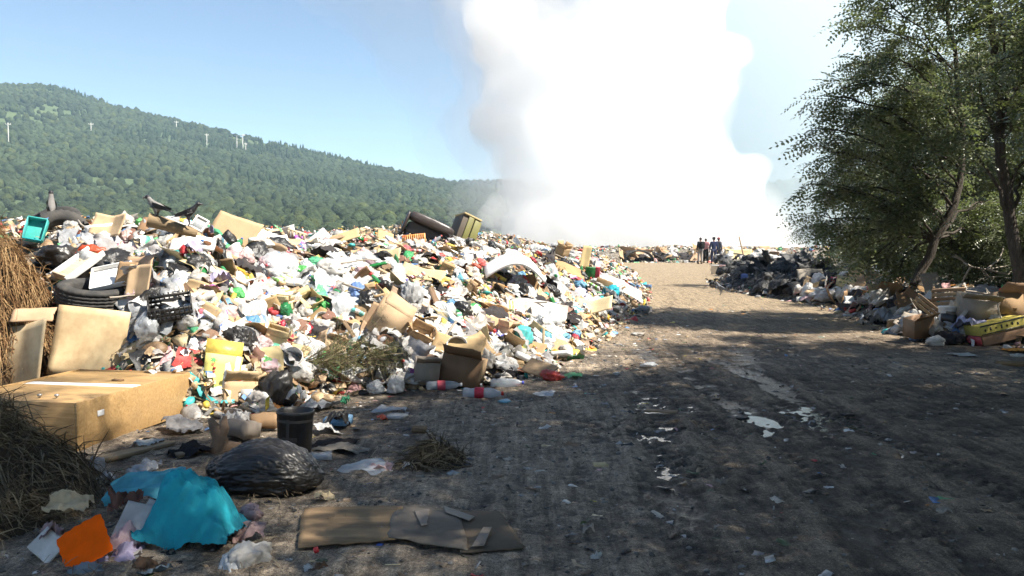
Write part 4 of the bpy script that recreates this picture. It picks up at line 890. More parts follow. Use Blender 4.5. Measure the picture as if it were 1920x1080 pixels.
# ================================================================ the big single things
def spot(px, py, base=None, back=0.0):
    """point seen at (px, py), as deep as the surface below it at row `base`"""
    _, D = hit(px, base if base is not None else py); D -= back
    return at(px, py, D), D
def stand(yaw, tilt, roll=0):                          # a sheet facing the camera, leaning back by tilt degrees
    return (Matrix.Rotation(R(yaw), 3, 'Z') @ Matrix.Rotation(R(90 - tilt), 3, 'X') @ Matrix.Rotation(R(roll), 3, 'Z'))
def sheet(name, cat, label, px, py, wpx, hpx, mat, yaw=0, tilt=25, roll=0, base=None, back=.15, seed=1, bend=.06, torn=.03, th=.010, fold=None, D=None, smooth=False):
    if D is None: p, D = spot(px, py, base, back)
    else: p = at(px, py, D)
    w_ = wpx * D / FPX; h_ = hpx * D / FPX
    V, F = card_vf(seed, 1, bend, torn, th / w_, fold); V = V * (w_, h_, w_)
    return put(name, mesh(name, V, F, MAT[mat], smooth), p, stand(yaw, tilt, roll), 1, None, label, cat)
def lump(name, cat, label, px, py, wpx, hpx, mat, kind='bag', seed=1, rz_=0, base=None, back=.1, depth=.8, D=None, rx=0, ry=0, sub=4):
    if D is None: p, D = spot(px, py, base, back)
    else: p = at(px, py, D)
    w_ = wpx * D / FPX; h_ = hpx * D / FPX
    VF = {'bag': lambda: bag_vf(seed, sub, 1, 1, 1), 'knot': lambda: knot_vf(seed), 'film': lambda: film_vf(seed, 19), 'cloth': lambda: film_vf(seed, 19, 1.1, .9, .7), 'packet': lambda: join([solid(6, 6, lambda u, v: ((u - .5), (v - .5), .25 + .12 * nz((u, v, 0), seed, 3)), .5)])}[kind]()
    V, F = VF; ext = V.max(0) - V.min(0); V = (V - (V.max(0) + V.min(0)) / 2) / ext * (w_, w_ * depth, h_)
    return put(name, mesh(name, V, F, MAT[mat], kind not in ('packet',)), p, (rx, ry, rz_), 1, None, label, cat)

# ---- the veneered cabinet lying on its back
m, t, b, out = nodes('oak_veneer'); L = t.links.new
tc = N(t, 'ShaderNodeTexCoord'); mp = N(t, 'ShaderNodeMapping'); mp.inputs['Scale'].default_value = (14, 1.2, 14); L(tc.outputs['Object'], mp.inputs[0])
n1 = noise_(t, mp.outputs[0], 3, 6, .6, .6); n2 = noise_(t, tc.outputs['Object'], 2.2, 5, .7)
c = ramp(t, n1.outputs['Fac'], [(.3, (.28, .165, .065)), (.55, (.40, .25, .105)), (.75, (.47, .31, .14))])
c = mixc(t, ramp(t, n2.outputs['Fac'], [(.5, (0, 0, 0)), (.75, (.35, .35, .35))]), c, (.16, .11, .065)); L(c, b.inputs['Base Color']); b.inputs['Roughness'].default_value = .5; L(bump(t, n1.outputs['Fac'], .1, .004), b.inputs['Normal']); MAT['veneer'] = m
A = on_ground(146, 848); B = on_ground(358, 773); ax = (B - A); LEN = ax.length; ang = math.atan2(ax.y, ax.x)
cab = thing('cabinet', A, (0, 0, ang), 'oak veneer cabinet lying on its back beside the hay', 'cabinet')      # local +X runs along the long side, +Y to the left
HC, WC = .375, 1.15
bx = lambda a_, b_: box_vf(b_[0] - a_[0], b_[1] - a_[1], b_[2] - a_[2], [(p + q) / 2 for p, q in zip(a_, b_)])
def part(name, vf, mat, parent, bev=.003, smooth=False):
    o = put(name, mesh(name, vf[0], vf[1], MAT[mat], smooth), parent=parent)
    if bev: mb = o.modifiers.new('edge', 'BEVEL'); mb.width = bev; mb.segments = 2; mb.limit_method = 'ANGLE'
    return o
for nm, a_, b_ in (('side_panel', (0, 0, 0), (LEN, .018, HC)), ('side_panel', (0, WC - .018, 0), (LEN, WC, HC)), ('end_panel', (-.001, .019, 0), (.018, WC - .019, HC - .001)), ('end_panel', (LEN - .018, .019, 0), (LEN + .001, WC - .019, HC - .001)), ('back_panel', (.02, .02, .012), (LEN - .02, WC - .02, .022))):
    part(nm, bx(a_, b_), 'veneer', cab)
part('door', bx((.026, .030, HC - .032), (LEN * .50, WC - .030, HC - .012)), 'veneer', cab)
part('door', bx((LEN * .60, .030, HC - .032), (LEN - .026, WC - .030, HC - .012)), 'veneer', cab)
part('rail', bx((LEN * .505, .024, HC - .026), (LEN * .595, WC - .024, HC - .016)), 'foam', cab)
for (u, v) in ((.12, .30), (.13, .18)):
    k = part('knob', (lambda VF: (VF[0] + (u * LEN, v * WC + .12, HC - .012), VF[1]))(lathe([(.006, 0), (.008, .012), (.017, .018), (.019, .027), (.012, .034), (0, .036)], 12)), 'metal', cab, 0, True)
part('hinge_plate', bx((LEN * .66, WC * .30, HC - .0118), (LEN * .69, WC * .38, HC + .004)), 'brown_card', cab, 0)
part('lock_plate', bx((LEN * .15, -.006, HC * .60), (LEN * .20, .0005, HC * .72)), 'foam', cab, .002)

# ---- heaps of straw and hay
def straw_heap(name, label, prof, cen, rx_, ry_, h_, mat, n, seed, ln=(.2, .45), down=.6):
    r = np.random.default_rng(seed); root = thing(name, cen, (0, 0, 0), label, 'straw heap')
    def zf(x, y): 
        d = np.sqrt((x / rx_) ** 2 + (y / ry_) ** 2); return h_ * np.clip(1 - d ** 1.7, -.1, 1) * (1 + .18 * fbm(x * 2.5, y * 2.5, 3, seed))
    g = np.linspace(-1, 1, 34); X, Y = np.meshgrid(g * rx_, g * ry_); I = np.arange(34 * 34).reshape(34, 34)
    F = np.stack([I[:-1, :-1], I[:-1, 1:], I[1:, 1:], I[1:, :-1]], -1).reshape(-1, 4)
    put('core', mesh('core', np.stack([X, Y, zf(X, Y) - .02], -1).reshape(-1, 3), F, MAT['thatch']), parent=root)
    VV = []; FF = []; nv = 0
    x = r.uniform(-rx_, rx_, n); y = r.uniform(-ry_, ry_, n); ok = (x / rx_) ** 2 + (y / ry_) ** 2 < 1; x, y = x[ok], y[ok]; z = zf(x, y)
    gx_ = (zf(x + .05, y) - zf(x - .05, y)) / .1; gy_ = (zf(x, y + .05) - zf(x, y - .05)) / .1
    for i in range(len(x)):
        dn = np.array([-gx_[i], -gy_[i], 0]); dn /= np.linalg.norm(dn) + .3; ca = 6.3 * float(vnoise(x[i] * 3.1, y[i] * 3.1, seed + 7)); d = dn * down + np.array([math.cos(ca), math.sin(ca), 0]) * .7 + r.normal(0, 1, 3) * (.5, .5, .25); d[2] += -(d[0] * -gx_[i] + d[1] * -gy_[i]) * .8; d /= np.linalg.norm(d); l = r.uniform(*ln); w_ = r.uniform(.0016, .0045)
        o = np.array([x[i], y[i], z[i] + r.uniform(.0, .05) + .05 * float(vnoise(x[i] * 5, y[i] * 5, seed + 3))]); s = np.cross(d, (0, 0, 1)); s /= np.linalg.norm(s) + 1e-6; up = np.cross(s, d)
        mid = o + d * l * .5 + up * l * r.uniform(.0, .16); e = o + d * l - (0, 0, l * .05)
        for ww in (s * w_, up * w_):
            VV += [o - ww, o + ww, mid - ww, mid + ww, e - ww * .3, e + ww * .3]; FF += [(nv, nv + 1, nv + 3, nv + 2), (nv + 2, nv + 3, nv + 5, nv + 4)]; nv += 6
    put('stalks', mesh('stalks', np.array(VV), np.array(FF), MAT[mat], False), parent=root, kind='stuff'); return root
c0 = at(-78, 560, 9.0); straw_heap('straw_heap', 'golden straw heap in the sun behind the oak cabinet', None, (c0.x, c0.y + .1, .25), 1.16, 1.0, 1.5, 'straw', 9000, 1, (.12, .5), .7)
c0 = on_ground(-100, 955); straw_heap('hay_heap', 'dull brown hay heap in the shade beside the orange paper', None, (c0.x, c0.y, -.02), .84, .95, .62, 'hay', 6500, 2, (.12, .32), .4)
c0 = on_ground(815, 872); straw_heap('hay_tuft', 'small trampled hay tuft on the track beside black scrap', None, (c0.x, c0.y, -.01), .24, .22, .11, 'hay', 700, 3, (.08, .2), .4)
c0 = on_ground(470, 940)
# ---- tyres
def tyre_mesh(R0, w_, tread=True):
    prof = []
    rim = R0 * .58
    prof += [(rim, -w_ * .36), (rim + .02, -w_ * .46), (R0 * .80, -w_ * .52), (R0 * .93, -w_ * .47), (R0 * .985, -w_ * .42)]
    for k in range(5):
        a_ = -w_ * .40 + k * w_ * .165; prof += [(R0, a_), (R0, a_ + w_ * .12)]
        if k < 4: prof += [(R0 - .010, a_ + w_ * .125), (R0 - .010, a_ + w_ * .16)]
    prof += [(R0 * .985, w_ * .42), (R0 * .93, w_ * .47), (R0 * .80, w_ * .52), (rim + .02, w_ * .46), (rim, w_ * .36), (rim - .005, 0), (rim, -w_ * .36)]
    V, F = lathe(prof, 60)
    a = np.arctan2(V[:, 1], V[:, 0]); rr = np.hypot(V[:, 0], V[:, 1]); seg = np.round(a / (2 * math.pi / 60)).astype(int)
    k = np.where((rr > R0 * .97) & (seg % 2 == 0), 1 - .012 / R0, 1); V[:, 0] *= k; V[:, 1] *= k
    return mesh('tyre', V, F, MAT['rubber'], False)
ty = tyre_mesh(.34, .22)
def tyre(px, py, base, rot, label, sc=1, back=.1, D=None):
    p, D = (spot(px, py, base, back) if D is None else (at(px, py, D), D)); put('tyre', ty, p, rot, sc, None, label, 'tyre')
tyre(172, 553, 600, (R(8), R(9), 0), 'worn tyre lying flat above another tyre at the straw', 1.0, D=9.2)
tyre(206, 597, 640, (R(4), R(2), .4), 'worn tyre lying flat behind the leaning cardboard sheets', 1.0, D=9.15)
tyre(116, 447, 470, (R(70), 0, R(25)), 'tyre standing upright behind the black bags', 1.0, D=10.6)
tyre(104, 425, 440, (R(35), R(5), R(-10)), 'tyre tipped on top of the heap under the crow', 1.0, D=11.3)

MAT['stained_card'] = pm('stained_card', (.60, .45, .24), .85, .08, 0, .75, 3.2, .2, .01, spec=.15, dirtc=(.30, .17, .075))
# ---- cardboard, boards and boxes round the cabinet
sheet('cardboard_sheet', 'cardboard', 'large stained tan cardboard sheet leaning behind the cabinet', 166, 642, 128, 132, 'stained_card', 10, 14, -7, D=8.55, seed=5, bend=.01, torn=0, th=.004, fold=(.30, -.35))
sheet('cardboard_sheet', 'cardboard', 'wide tan cardboard sheet with a crease leaning by the straw', 46, 668, 124, 124, 'stained_card', -12, 20, 7, D=8.45, seed=8, bend=.012, torn=0, th=.004, fold=(-.1, .4))
sheet('cardboard_sheet', 'cardboard', 'tan cardboard sheet lying flat on the far end of the cabinet', 225, 692, 190, 44, 'cardboard', 4, 62, -4, D=8.55, seed=9, bend=.05)
sheet('cardboard_sheet', 'cardboard', 'reddish cardboard flap below the straw heap', 62, 588, 76, 34, 'cardboard', 4, 50, 3, D=8.6, seed=10)
for i, (px, py, w_, h_, mt, lb) in enumerate([(310, 647, 165, 22, 'pale_card', 'long pale board edge sloping down beside the leaning cardboard'), (318, 660, 150, 16, 'brown_card', 'long dark brown board under the pale sloping board'), (385, 632, 120, 36, 'cardboard', 'creased tan cardboard strip above the yellow fruit box'), (395, 652, 80, 26, 'brown_card', 'curled brown cardboard flap above the yellow fruit box')]):
    sheet('cardboard_board', 'cardboard', lb, px, py, w_, h_, mt, -8, 50, -18 if i < 2 else -5, D=8.7 + .1 * i, seed=20 + i, bend=.05, th=.02)
sheet('folded_carton', 'cardboard', 'tan folded carton standing beside the white tray', 262, 528, 46, 62, 'cardboard', 10, 15, -6, 560, seed=31, fold=(-.15, .8))
sheet('carton_flap', 'cardboard', 'reddish carton flap standing behind the tan folded carton', 236, 512, 40, 44, 'cardboard', -12, 20, -4, 545, seed=33)
# white tray
def tray(px, py, wpx, dpx, mat, label, rot, base=None, name='plastic_tray', cat='tray', D=None, h_=.06):
    p, D = (spot(px, py, base, .1) if D is None else (at(px, py, D), D)); w_ = wpx * D / FPX; d_ = dpx * D / FPX
    root = thing(name, p, rot, label, cat)
    part('tray_floor', bx((-w_ / 2, -d_ / 2, 0), (w_ / 2, d_ / 2, .008)), mat, root, .002)
    for s in (-1, 1):
        part('rim', bx((-w_ / 2, s * d_ / 2 - .006, .0085), (w_ / 2, s * d_ / 2 + .006, h_)), mat, root, .002); part('rim', bx((s * w_ / 2 - .006, -d_ / 2 + .0065, .0085), (s * w_ / 2 + .006, d_ / 2 - .0065, h_)), mat, root, .002)
    return root
tray(210, 522, 70, 60, 'foam', 'white foam tray tipped above the flat tyre', (R(38), R(-12), R(10)), 545)
# broken drawer with white rails
p, D = spot(150, 498, 520, .1); root = thing('drawer', p, (R(35), R(10), R(-32)), 'broken wooden drawer with white rails above the flat tyre', 'drawer')
part('bottom_board', bx((-.12, -.22, 0), (.12, .22, .012)), 'pale_wood', root); 
for s in (-1, 1): part('rail', bx((s * .135 - .014, -.26, -.01), (s * .135 + .014, .24, .06)), 'foam', root)
part('front_board', bx((-.12, -.245, -.01), (.12, -.222, .07)), 'pale_wood', root)
# black ribbed crate
p, D = spot(322, 588, 605, .1); root = thing('plastic_crate', p, (R(28), R(-8), R(18)), 'black slatted plastic crate beside the flat tyres', 'crate')
part('crate_floor', bx((-.2, -.14, 0), (.2, .14, .01)), 'black_plastic', root)
for s in (-1, 1):
    for k in range(3): part('slat', bx((-.2, s * .14 - .006, .014 + k * .05), (.2, s * .14 + .006, .014 + k * .05 + .03)), 'black_plastic', root, 0)
    for k in range(9): part('rib', bx((-.19 + k * .045, s * .14 + (.0065 if s > 0 else -.0125), .011), (-.19 + k * .045 + .014, s * .14 + (.0125 if s > 0 else -.0065), .16)), 'black_plastic', root, 0)
    part('end_wall', bx((s * .2 - .006, -.133, .011), (s * .2 + .006, .133, .16)), 'black_plastic', root, 0)
lump('plastic_bag', 'bag', 'clear bluish plastic bag standing in front of the black crate', 275, 612, 46, 66, 'clear_film', 'knot', 3, .4, 640)
lump('garbage_bag', 'bag', 'shiny black garbage bag pressed under the upright tyre', 108, 478, 78, 42, 'black_plastic', 'bag', 4, .2, 490)
lump('garbage_bag', 'bag', 'black and red torn bag beside the upright tyre', 172, 474, 66, 34, 'red_plastic', 'bag', 6, .4, 485)
lump('plastic_bag', 'bag', 'cream plastic bag stuffed inside the upright tyre', 128, 446, 30, 34, 'pale_card', 'bag', 7, .4, D=10.45)
tray(68, 434, 34, 44, 'teal_plastic', 'turquoise plastic basin propped against the straw top', (R(65), R(10), R(12)), D=10.2, name='plastic_basin', cat='basin', h_=.09)
sheet('blue_board', 'board', 'bright blue board edge over the turquoise basin', 72, 416, 36, 14, 'blue_plastic', 0, 60, -6, D=10.3, seed=40, bend=.02)
# yellow fruit carton with pineapple print
p = at(412, 706, 8.45); root = thing('fruit_carton', p, (R(-12), R(10), R(18)), 'yellow fruit carton with green pineapple print on its side', 'box')
V, F = carton_vf(7, .34, .26, .40, False); put('carton_walls', mesh('carton_walls', V - (0, 0, .2), F, pm('yellow_print', (.80, .70, .16), .7, .05, 0, .2, 6, .1), False), parent=root)
part('side_panel', bx((.03, -.139, -.20), (.165, -.133, .20)), 'foam', root, 0)
part('top_flap', xform(bx((-.17, 0, 0), (.17, .16, .006)), rmat(R(62), 0, 0, (0, -.13, .2))), 'yellow_plastic', root, 0)
def star(cx, cz, r_, n, y=-.141):
    V = [(cx, y, cz)]; F = []
    for i in range(2 * n): a = math.pi * i / n; q = r_ if i % 2 == 0 else r_ * .35; V.append((cx + q * math.cos(a), y, cz + q * math.sin(a)))
    for i in range(2 * n): F.append((0, i + 1, (i + 1) % (2 * n) + 1))
    return np.array(V), np.array(F)
for (cx, cz) in ((-.08, .13), (-.02, -.13), (-.11, -.06)):
    f_ = part('printed_fruit', star(cx, cz - .03, .025, 9, -.1445), 'orange_plastic', root, 0); f_.name = 'printed_fruit'
    put('printed_leaves', mesh('printed_leaves', *star(cx, cz + .012, .038, 7, -.1450), MAT['green_plastic'], False), parent=f_)
for k in range(4): part('printed_stroke', bx((-.075, -.1448, .055 - k * .028), (-.050, -.1440, .055 - k * .028 + (.016 if k % 2 else .021))), 'red_plastic', root, 0)
lump('plastic_bag', 'bag', 'small blue plastic scrap beside the yellow fruit carton', 366, 698, 18, 16, 'blue_plastic', 'bag', 9, 0, D=8.5)
# brown carton with white sticker
p = at(452, 738, 8.45); root = thing('carton', p + Vector((0, 0, -.10)), (R(-6), R(4), R(20)), 'brown carton with a white sticker beside the yellow fruit carton', 'box')
V, F = carton_vf(12, .30, .24, .22, True); put('carton_walls', mesh('carton_walls', V, F, MAT['cardboard'], False), parent=root); part('sticker', bx((-.02, -.142, .05), (.09, -.137, .15)), 'paper', root, 0)
lump('garbage_bag', 'bag', 'round black garbage bag with tape beside the brown carton', 522, 726, 76, 70, 'black_plastic', 'bag', 14, .3, D=8.45, depth=.8)
for i, (px, py, w_, h_, mt, kd, lb) in enumerate([
    (490, 752, 60, 50, 'white_plastic', 'bag', 'glaring white plastic bag in front of the round black bag'), (405, 770, 80, 56, 'clear_film', 'bag', 'clear plastic bag crushed under the yellow fruit carton'), (560, 735, 40, 34, 'clear_film', 'film', 'clear film rag beside the round black bag'),
    (345, 795, 90, 26, 'grey_cloth', 'cloth', 'grey crumpled cloth lying at the cabinet corner'), (450, 805, 60, 40, 'grey_card', 'packet', 'crushed grey carton behind the black bucket'), (495, 790, 50, 34, 'cardboard', 'packet', 'crushed tan carton beside the black bucket'),
    (275, 830, 60, 20, 'paper', 'film', 'pale paper scrap lying under the cabinet edge'), (270, 876, 76, 22, 'clear_film', 'film', 'clear film scrap lying between hay and long black bag'), (350, 842, 84, 24, 'dark_cloth', 'cloth', 'dark cloth strip lying beside the wooden root'),
    (440, 785, 56, 36, 'white_plastic', 'film', 'white torn film around the wooden root'), (380, 760, 50, 40, 'pale_card', 'cloth', 'crumpled cream paper below the yellow fruit carton'), (635, 785, 52, 38, 'black_plastic', 'film', 'torn black plastic beside the paper cup'), (615, 800, 66, 18, 'paper', 'film', 'flat grey paper lying beside the black bucket'),
    (180, 878, 40, 46, 'grey_film', 'bag', 'grey plastic bag tucked into the hay edge'), (200, 895, 36, 28, 'white_plastic', 'film', 'white torn film hanging off the hay edge'), (590, 757, 90, 26, 'grey_film', 'film', 'grey film scrap strewn behind the black bucket'), (648, 750, 24, 18, 'green_plastic', 'film', 'green plastic scrap behind the paper cup')]):
    g = on_ground(px, min(py + h_ * .5, 1075)); D = max(g.y, 4.3) if py > 770 else 8.4
    lump('plastic_bag' if kd in ('bag',) else ('torn_film' if mt.endswith('film') or mt.endswith('plastic') else ('crushed_carton' if kd == 'packet' else 'rag')), 'bag' if kd == 'bag' else ('carton' if kd == 'packet' else 'scrap'), lb, px, py, w_, h_, mt, kd, 50 + i, i * .7, D=D, rx=.25)
# planks beneath the cabinet
for i, (x0, y0, x1, y1, lb) in enumerate([(190, 868, 320, 836, 'grey plank end under the cabinet edge'), (330, 860, 420, 838, 'dark plank lying behind the long black bag')]):
    a_ = on_ground(x0, y0); b_ = on_ground(x1, y1); d = b_ - a_; V, F = card_vf(60 + i, .2, .01, .02, .08, (0, 0)); put('plank', mesh('plank', V * (d.length, d.length, .4), F, MAT['wood'], False), (a_ + b_) / 2 + Vector((0, 0, .04)), (0, 0, math.atan2(d.y, d.x)), 1, None, lb, 'wood')
# split root
rp = [tube_np([(.0, 0, 0), (.02, .0, .10), (-.015, .01, .18), (-.05, .0, .26)], [.07, .06, .045, .02], 8), tube_np([(.0, 0, .08), (.05, .0, .18), (.055, .02, .27)], [.05, .04, .015], 8), tube_np([(.0, 0, .02), (.09, .02, .03), (.2, .05, .02)], [.06, .05, .02], 8)]
V, F = join(rp); put('tree_root', mesh('tree_root', V, F, MAT['wood']), on_ground(408, 848), (0, 0, .3), 1, None, 'split brown root stump standing behind the long black bag', 'root')

# ---- black bucket with taped cross
g = on_ground(552, 850); root = thing('bucket', g, (0, R(2), .2), 'black plastic bucket with tape cross beside the long black bag', 'bucket')
V, F = shell_lathe([(0, 0), (.118, 0), (.122, .01), (.135, .30), (.141, .305), (.141, .33)], .006, 36); put('pail', mesh('pail', V, F, MAT['black_plastic']), parent=root)
MAT['tape'] = pm('tape', (.06, .052, .046), .5, .1, 0, .3, 9, .1)
def curved(z0, z1, a0, a1, rad=.1325, n=10):
    V = []; F = []
    for i in range(n):
        a = a0 + (a1 - a0) * i / (n - 1)
        for z in (z0, z1): rr = .1215 + (z - .01) / .29 * .0135 + .002; V.append((rr * math.cos(a), rr * math.sin(a), z))
    for i in range(n - 1): F.append((2 * i, 2 * i + 2, 2 * i + 3, 2 * i + 1))
    return np.array(V), np.array(F)
put('tape_strip', mesh('tape_strip', *curved(.03, .28, -2.05, -1.85), MAT['tape']), parent=root); put('tape_strip', mesh('tape_strip', *curved(.11, .145, -2.3, -1.4), MAT['tape']), parent=root)
put('tape_strip', mesh('tape_strip', *curved(.25, .272, -3.1, -.2, n=24), MAT['tape']), parent=root)

# ---- long black garbage bag
def long_bag():
    V, F = ico(6); W = []
    for v in V:
        x, y, z = v; taper = 1 - .25 * abs(x) ** 3
        f = .05 * nz((x * 2.0, y * 3, z * 3), 5, 1) + .05 * abs(nz((x * 2, y * 8, z * 8), 6, 1)) - .05 * abs(nz((x * 3.5, y * 11 + x * 4, z * 11), 7, 1)) - .025 * abs(nz((x * 6, y * 20, z * 20 + x * 6), 8, 1))
        p = np.array([x * (1 + f * .5), y * taper * (1 + f * 2), z * taper * (1 + f * 2.2)]) * (.385, .27, .178)
        p[2] += .02 * math.sin(x * 3 + 1); p[2] = max(p[2], -.118 + .02 * nz(v, 9, 3)); W.append(p)
    return np.array(W), F
V, F = long_bag(); gb = on_ground(488, 925); put('garbage_bag', mesh('garbage_bag', V, F, MAT['black_plastic']), (gb.x, gb.y + .10, .118), (0, R(3), R(-5)), 1, None, 'long bulging black garbage bag lying on the gravel', 'bag')
lump('plastic_scrap', 'scrap', 'yellowish film scrap under the end of the long black bag', 608, 930, 40, 26, 'pale_card', 'film', 75, .3, D=on_ground(608, 938).y)

# ---- foreground cluster
MAT['teal_cloth'] = pm('teal_cloth', (.045, .37, .46), .8, .03, 0, .5, 7, .5, .01, spec=.2, dirtc=(.05, .12, .15))
MAT['orange_paper'] = pm('orange_paper', (1.0, .13, .004), .8, .0, 0, .05, 14, .05, .005, spec=.05, dirtc=(.3, .1, .05), desat=0)
MAT['flesh'] = pm('flesh', (.42, .26, .25), .5, .1, .03, .4, 14, .5, .02)
MAT['fishy'] = pm('grey_blue', (.18, .24, .28), .5, .1, .03, .3, 12, .4, .02)
def drape(s, n=34):                                    # a stiff turquoise cloth standing up in a rounded hump with a frayed hem
    def fn(u, v):
        x = u - .5; hump = math.exp(-((x - .03) / .40) ** 6) * (1 - .55 * x); fr = .03 * nz((u * 30, v * 30, 0), s, 1) * max(abs(2 * x), abs(2 * v - 1)) ** 6 + .008 * nz((u * 12, v * 12, 0), s, 1)
        zz = max(0.0, 1 - (2 * abs(v - .5)) ** 2.4) ** .8 * (.60 * hump * (1 + .18 * math.cos((x - .04) * 5)) + .10) + .14 * nz((u, v, 0), s, 4) + .13 * abs(nz((u, v, 4), s, 6)) - .07 * abs(nz((u, v, 8), s, 14))
        zz *= 1 + .12 * abs(math.sin(math.atan2(v - .5, x - .05) * 6 + 3 * nz((u, v, 3), s, 3))) * min(1, 4 * math.hypot(x, v - .5)); return (x * 1.0 + fr + .07 * (v - .5) * x, (v - .5) * .75 + fr + .04 * nz((u, v, 2), s, 3), zz)
    return grid_vf(n, n, fn)
gd = on_ground(340, 1035); V, F = drape(3, 44); V = V + np.array([[.02 * nz(v, 21, 9), .02 * nz(v, 22, 9), .045 * abs(nz(v, 23, 5)) - .03 * abs(nz(v, 24, 12))] for v in V])
put('turquoise_cloth', mesh('turquoise_cloth', V * (.52, .42, .37), F, MAT['teal_cloth']), (gd.x, gd.y + .14, .05), (R(4), R(3), R(-4)), 1, None, 'crumpled turquoise cloth humped up in front of the long black bag', 'cloth')
gd = on_ground(268, 960); V, F = film_vf(5, 21, .6, .6, .7); put('turquoise_cloth', mesh('turquoise_rag', V * .42, F, MAT['teal_cloth']), (gd.x, gd.y + .02, .16), (R(20), R(-6), .2), 1, None, 'flat turquoise rag folded behind the white sheets', 'cloth')
def zig(n=9):                                          # zigzag edged square of fluorescent paper
    P = []
    for s in range(4):
        a = np.array([(-1, -1), (1, -1), (1, 1), (-1, 1)][s], float); b_ = np.array([(1, -1), (1, 1), (-1, 1), (-1, -1)][s], float); nrm = np.array([(0, -1), (1, 0), (0, 1), (-1, 0)][s], float)
        for i in range(n): P.append(a + (b_ - a) * i / n + nrm * (.05 if i % 2 else 0))
    P = np.array(P) / 2; V = [(0, 0, .03)]; F = []
    for k, f in enumerate((.33, .66, 1.0)):
        for q in P: V.append((q[0] * f, q[1] * f, .03 - .05 * f * f * (q[0] ** 2 + .3 * q[0] * q[1]) * 4 + .004 * nz((q[0] * f, q[1] * f, 0), 3, 6)))
    n4 = len(P)
    for i in range(n4): F.append((0, 1 + i, 1 + (i + 1) % n4, 1 + (i + 1) % n4))
    for k in range(2):
        for i in range(n4): j = (i + 1) % n4; F.append((1 + k * n4 + i, 1 + (k + 1) * n4 + i, 1 + (k + 1) * n4 + j, 1 + k * n4 + j))
    return np.array(V), F
V, F = zig(); F = [f if f[2] != f[3] else f[:3] for f in F]
p = at(158, 1022, 4.32); put('orange_paper', mesh('orange_paper', V * .235, F, MAT['orange_paper']), p, Matrix.Rotation(R(-12), 3, 'Z') @ Matrix.Rotation(R(52), 3, 'X') @ Matrix.Rotation(R(40), 3, 'Z'), 1, None, 'fluorescent orange paper square with zigzag edges beside the hay', 'paper')
def flat(name, cat, label, px, py, D, wm, hm_, mat, yaw, tilt, roll, seed, bend=.04, th=.003, torn=.01):
    V, F = card_vf(seed, 1, bend, torn, th / wm, (0, 0)); return put(name, mesh(name, V * (wm, hm_, wm), F, MAT[mat], False), at(px, py, D), stand(yaw, tilt, roll), 1, None, label, cat)
flat('envelope', 'paper', 'white envelope propped against the turquoise cloth', 248, 978, 4.55, .14, .21, 'paper', 5, 40, -14, 3)
flat('envelope', 'paper', 'white sheet half under the turquoise cloth', 284, 972, 4.58, .13, .20, 'paper', 10, 45, -20, 4)
flat('magazine', 'paper', 'white printed folder with yellow edge beside the orange paper', 88, 1022, 4.36, .17, .13, 'paper', -10, 40, -28, 5, th=.01)
o_ = flat('carton_strip', 'carton', 'yellow carton edge under the white printed folder', 90, 1052, 4.34, .16, .035, 'yellow_plastic', -10, 40, -28, 6, th=.01)
for i, (px, py, w_, h_, mt, kd, D, lb) in enumerate([
    (128, 938, 84, 36, 'pale_card', 'film', 4.75, 'yellowed plastic bag caught in the hay'), (235, 935, 66, 50, 'brown_cloth', 'cloth', 4.75, 'brown stiff cloth scrap behind the white envelope'), (240, 1010, 80, 70, 'pink_plastic', 'film', 4.5, 'mauve film bag between orange paper and turquoise cloth'), (240, 1042, 100, 50, 'lilac_cloth', 'film', 4.4, 'lilac film bag under the orange paper'), (100, 990, 60, 40, 'flesh', 'film', 4.45, 'reddish torn wrapper behind the white printed folder'),
    (300, 1055, 120, 46, 'dark_cloth', 'cloth', 4.36, 'black cloth bundle below the turquoise cloth'), (272, 1062, 60, 40, 'brown_cloth', 'bag', 4.28, 'dark red cloth bundle below the turquoise cloth'), (160, 1068, 70, 30, 'fishy', 'bag', 4.22, 'grey blue plastic lump under the orange paper tip'), (290, 1072, 60, 22, 'fishy', 'film', 4.2, 'grey blue plastic scrap below the dark cloths'), (470, 1040, 130, 66, 'white_plastic', 'bag', 4.38, 'cloudy white plastic bag with a red capped neck'), (430, 1060, 70, 40, 'clear_film', 'bag', 4.26, 'clear plastic bag beside the cloudy white bag'), (560, 1068, 60, 18, 'paper', 'film', 4.25, 'pale curved paper strip beside the cloudy white bag'),
    (466, 962, 62, 34, 'flesh', 'bag', 4.85, 'pinkish meat scraps beside the turquoise cloth'), (468, 995, 66, 40, 'flesh', 'cloth', 4.65, 'pinkish torn skin scrap beside the turquoise cloth')]):
    nm = {'film': 'torn_film', 'bag': 'plastic_bag', 'cloth': 'rag'}[kd]
    if mt == 'flesh': nm = 'food_scrap'
    lump(nm, {'film': 'film', 'bag': 'bag', 'cloth': 'cloth'}[kd] if mt != 'flesh' else 'food waste', lb, px, py, w_, h_, mt, kd, 90 + i, i * .5, D=D, rx=.3, depth=.7)
p = at(541, 1050, 4.38); put('bottle_cap', CAP['cap_red'], p - Vector((0, 0, .0)), (0, R(70), 0), .3, None, 'red bottle cap beside the cloudy white plastic bag', 'cap')
MAT['mud_card'] = pm('mud_card', (.17, .13, .09), .9, .1, 0, .7, 5, .3, .01, spec=.2, dirtc=(.07, .055, .042)); MAT['damp_card'] = pm('damp_card', (.26, .215, .165), .9, .1, 0, .7, 5, .3, .01, spec=.2, dirtc=(.10, .08, .06)); MAT['worn_card'] = pm('worn_card', (.40, .275, .16), .88, .1, 0, .75, 4, .3, .01, spec=.2, dirtc=(.15, .10, .06), stretch=(.5, 4, 1))
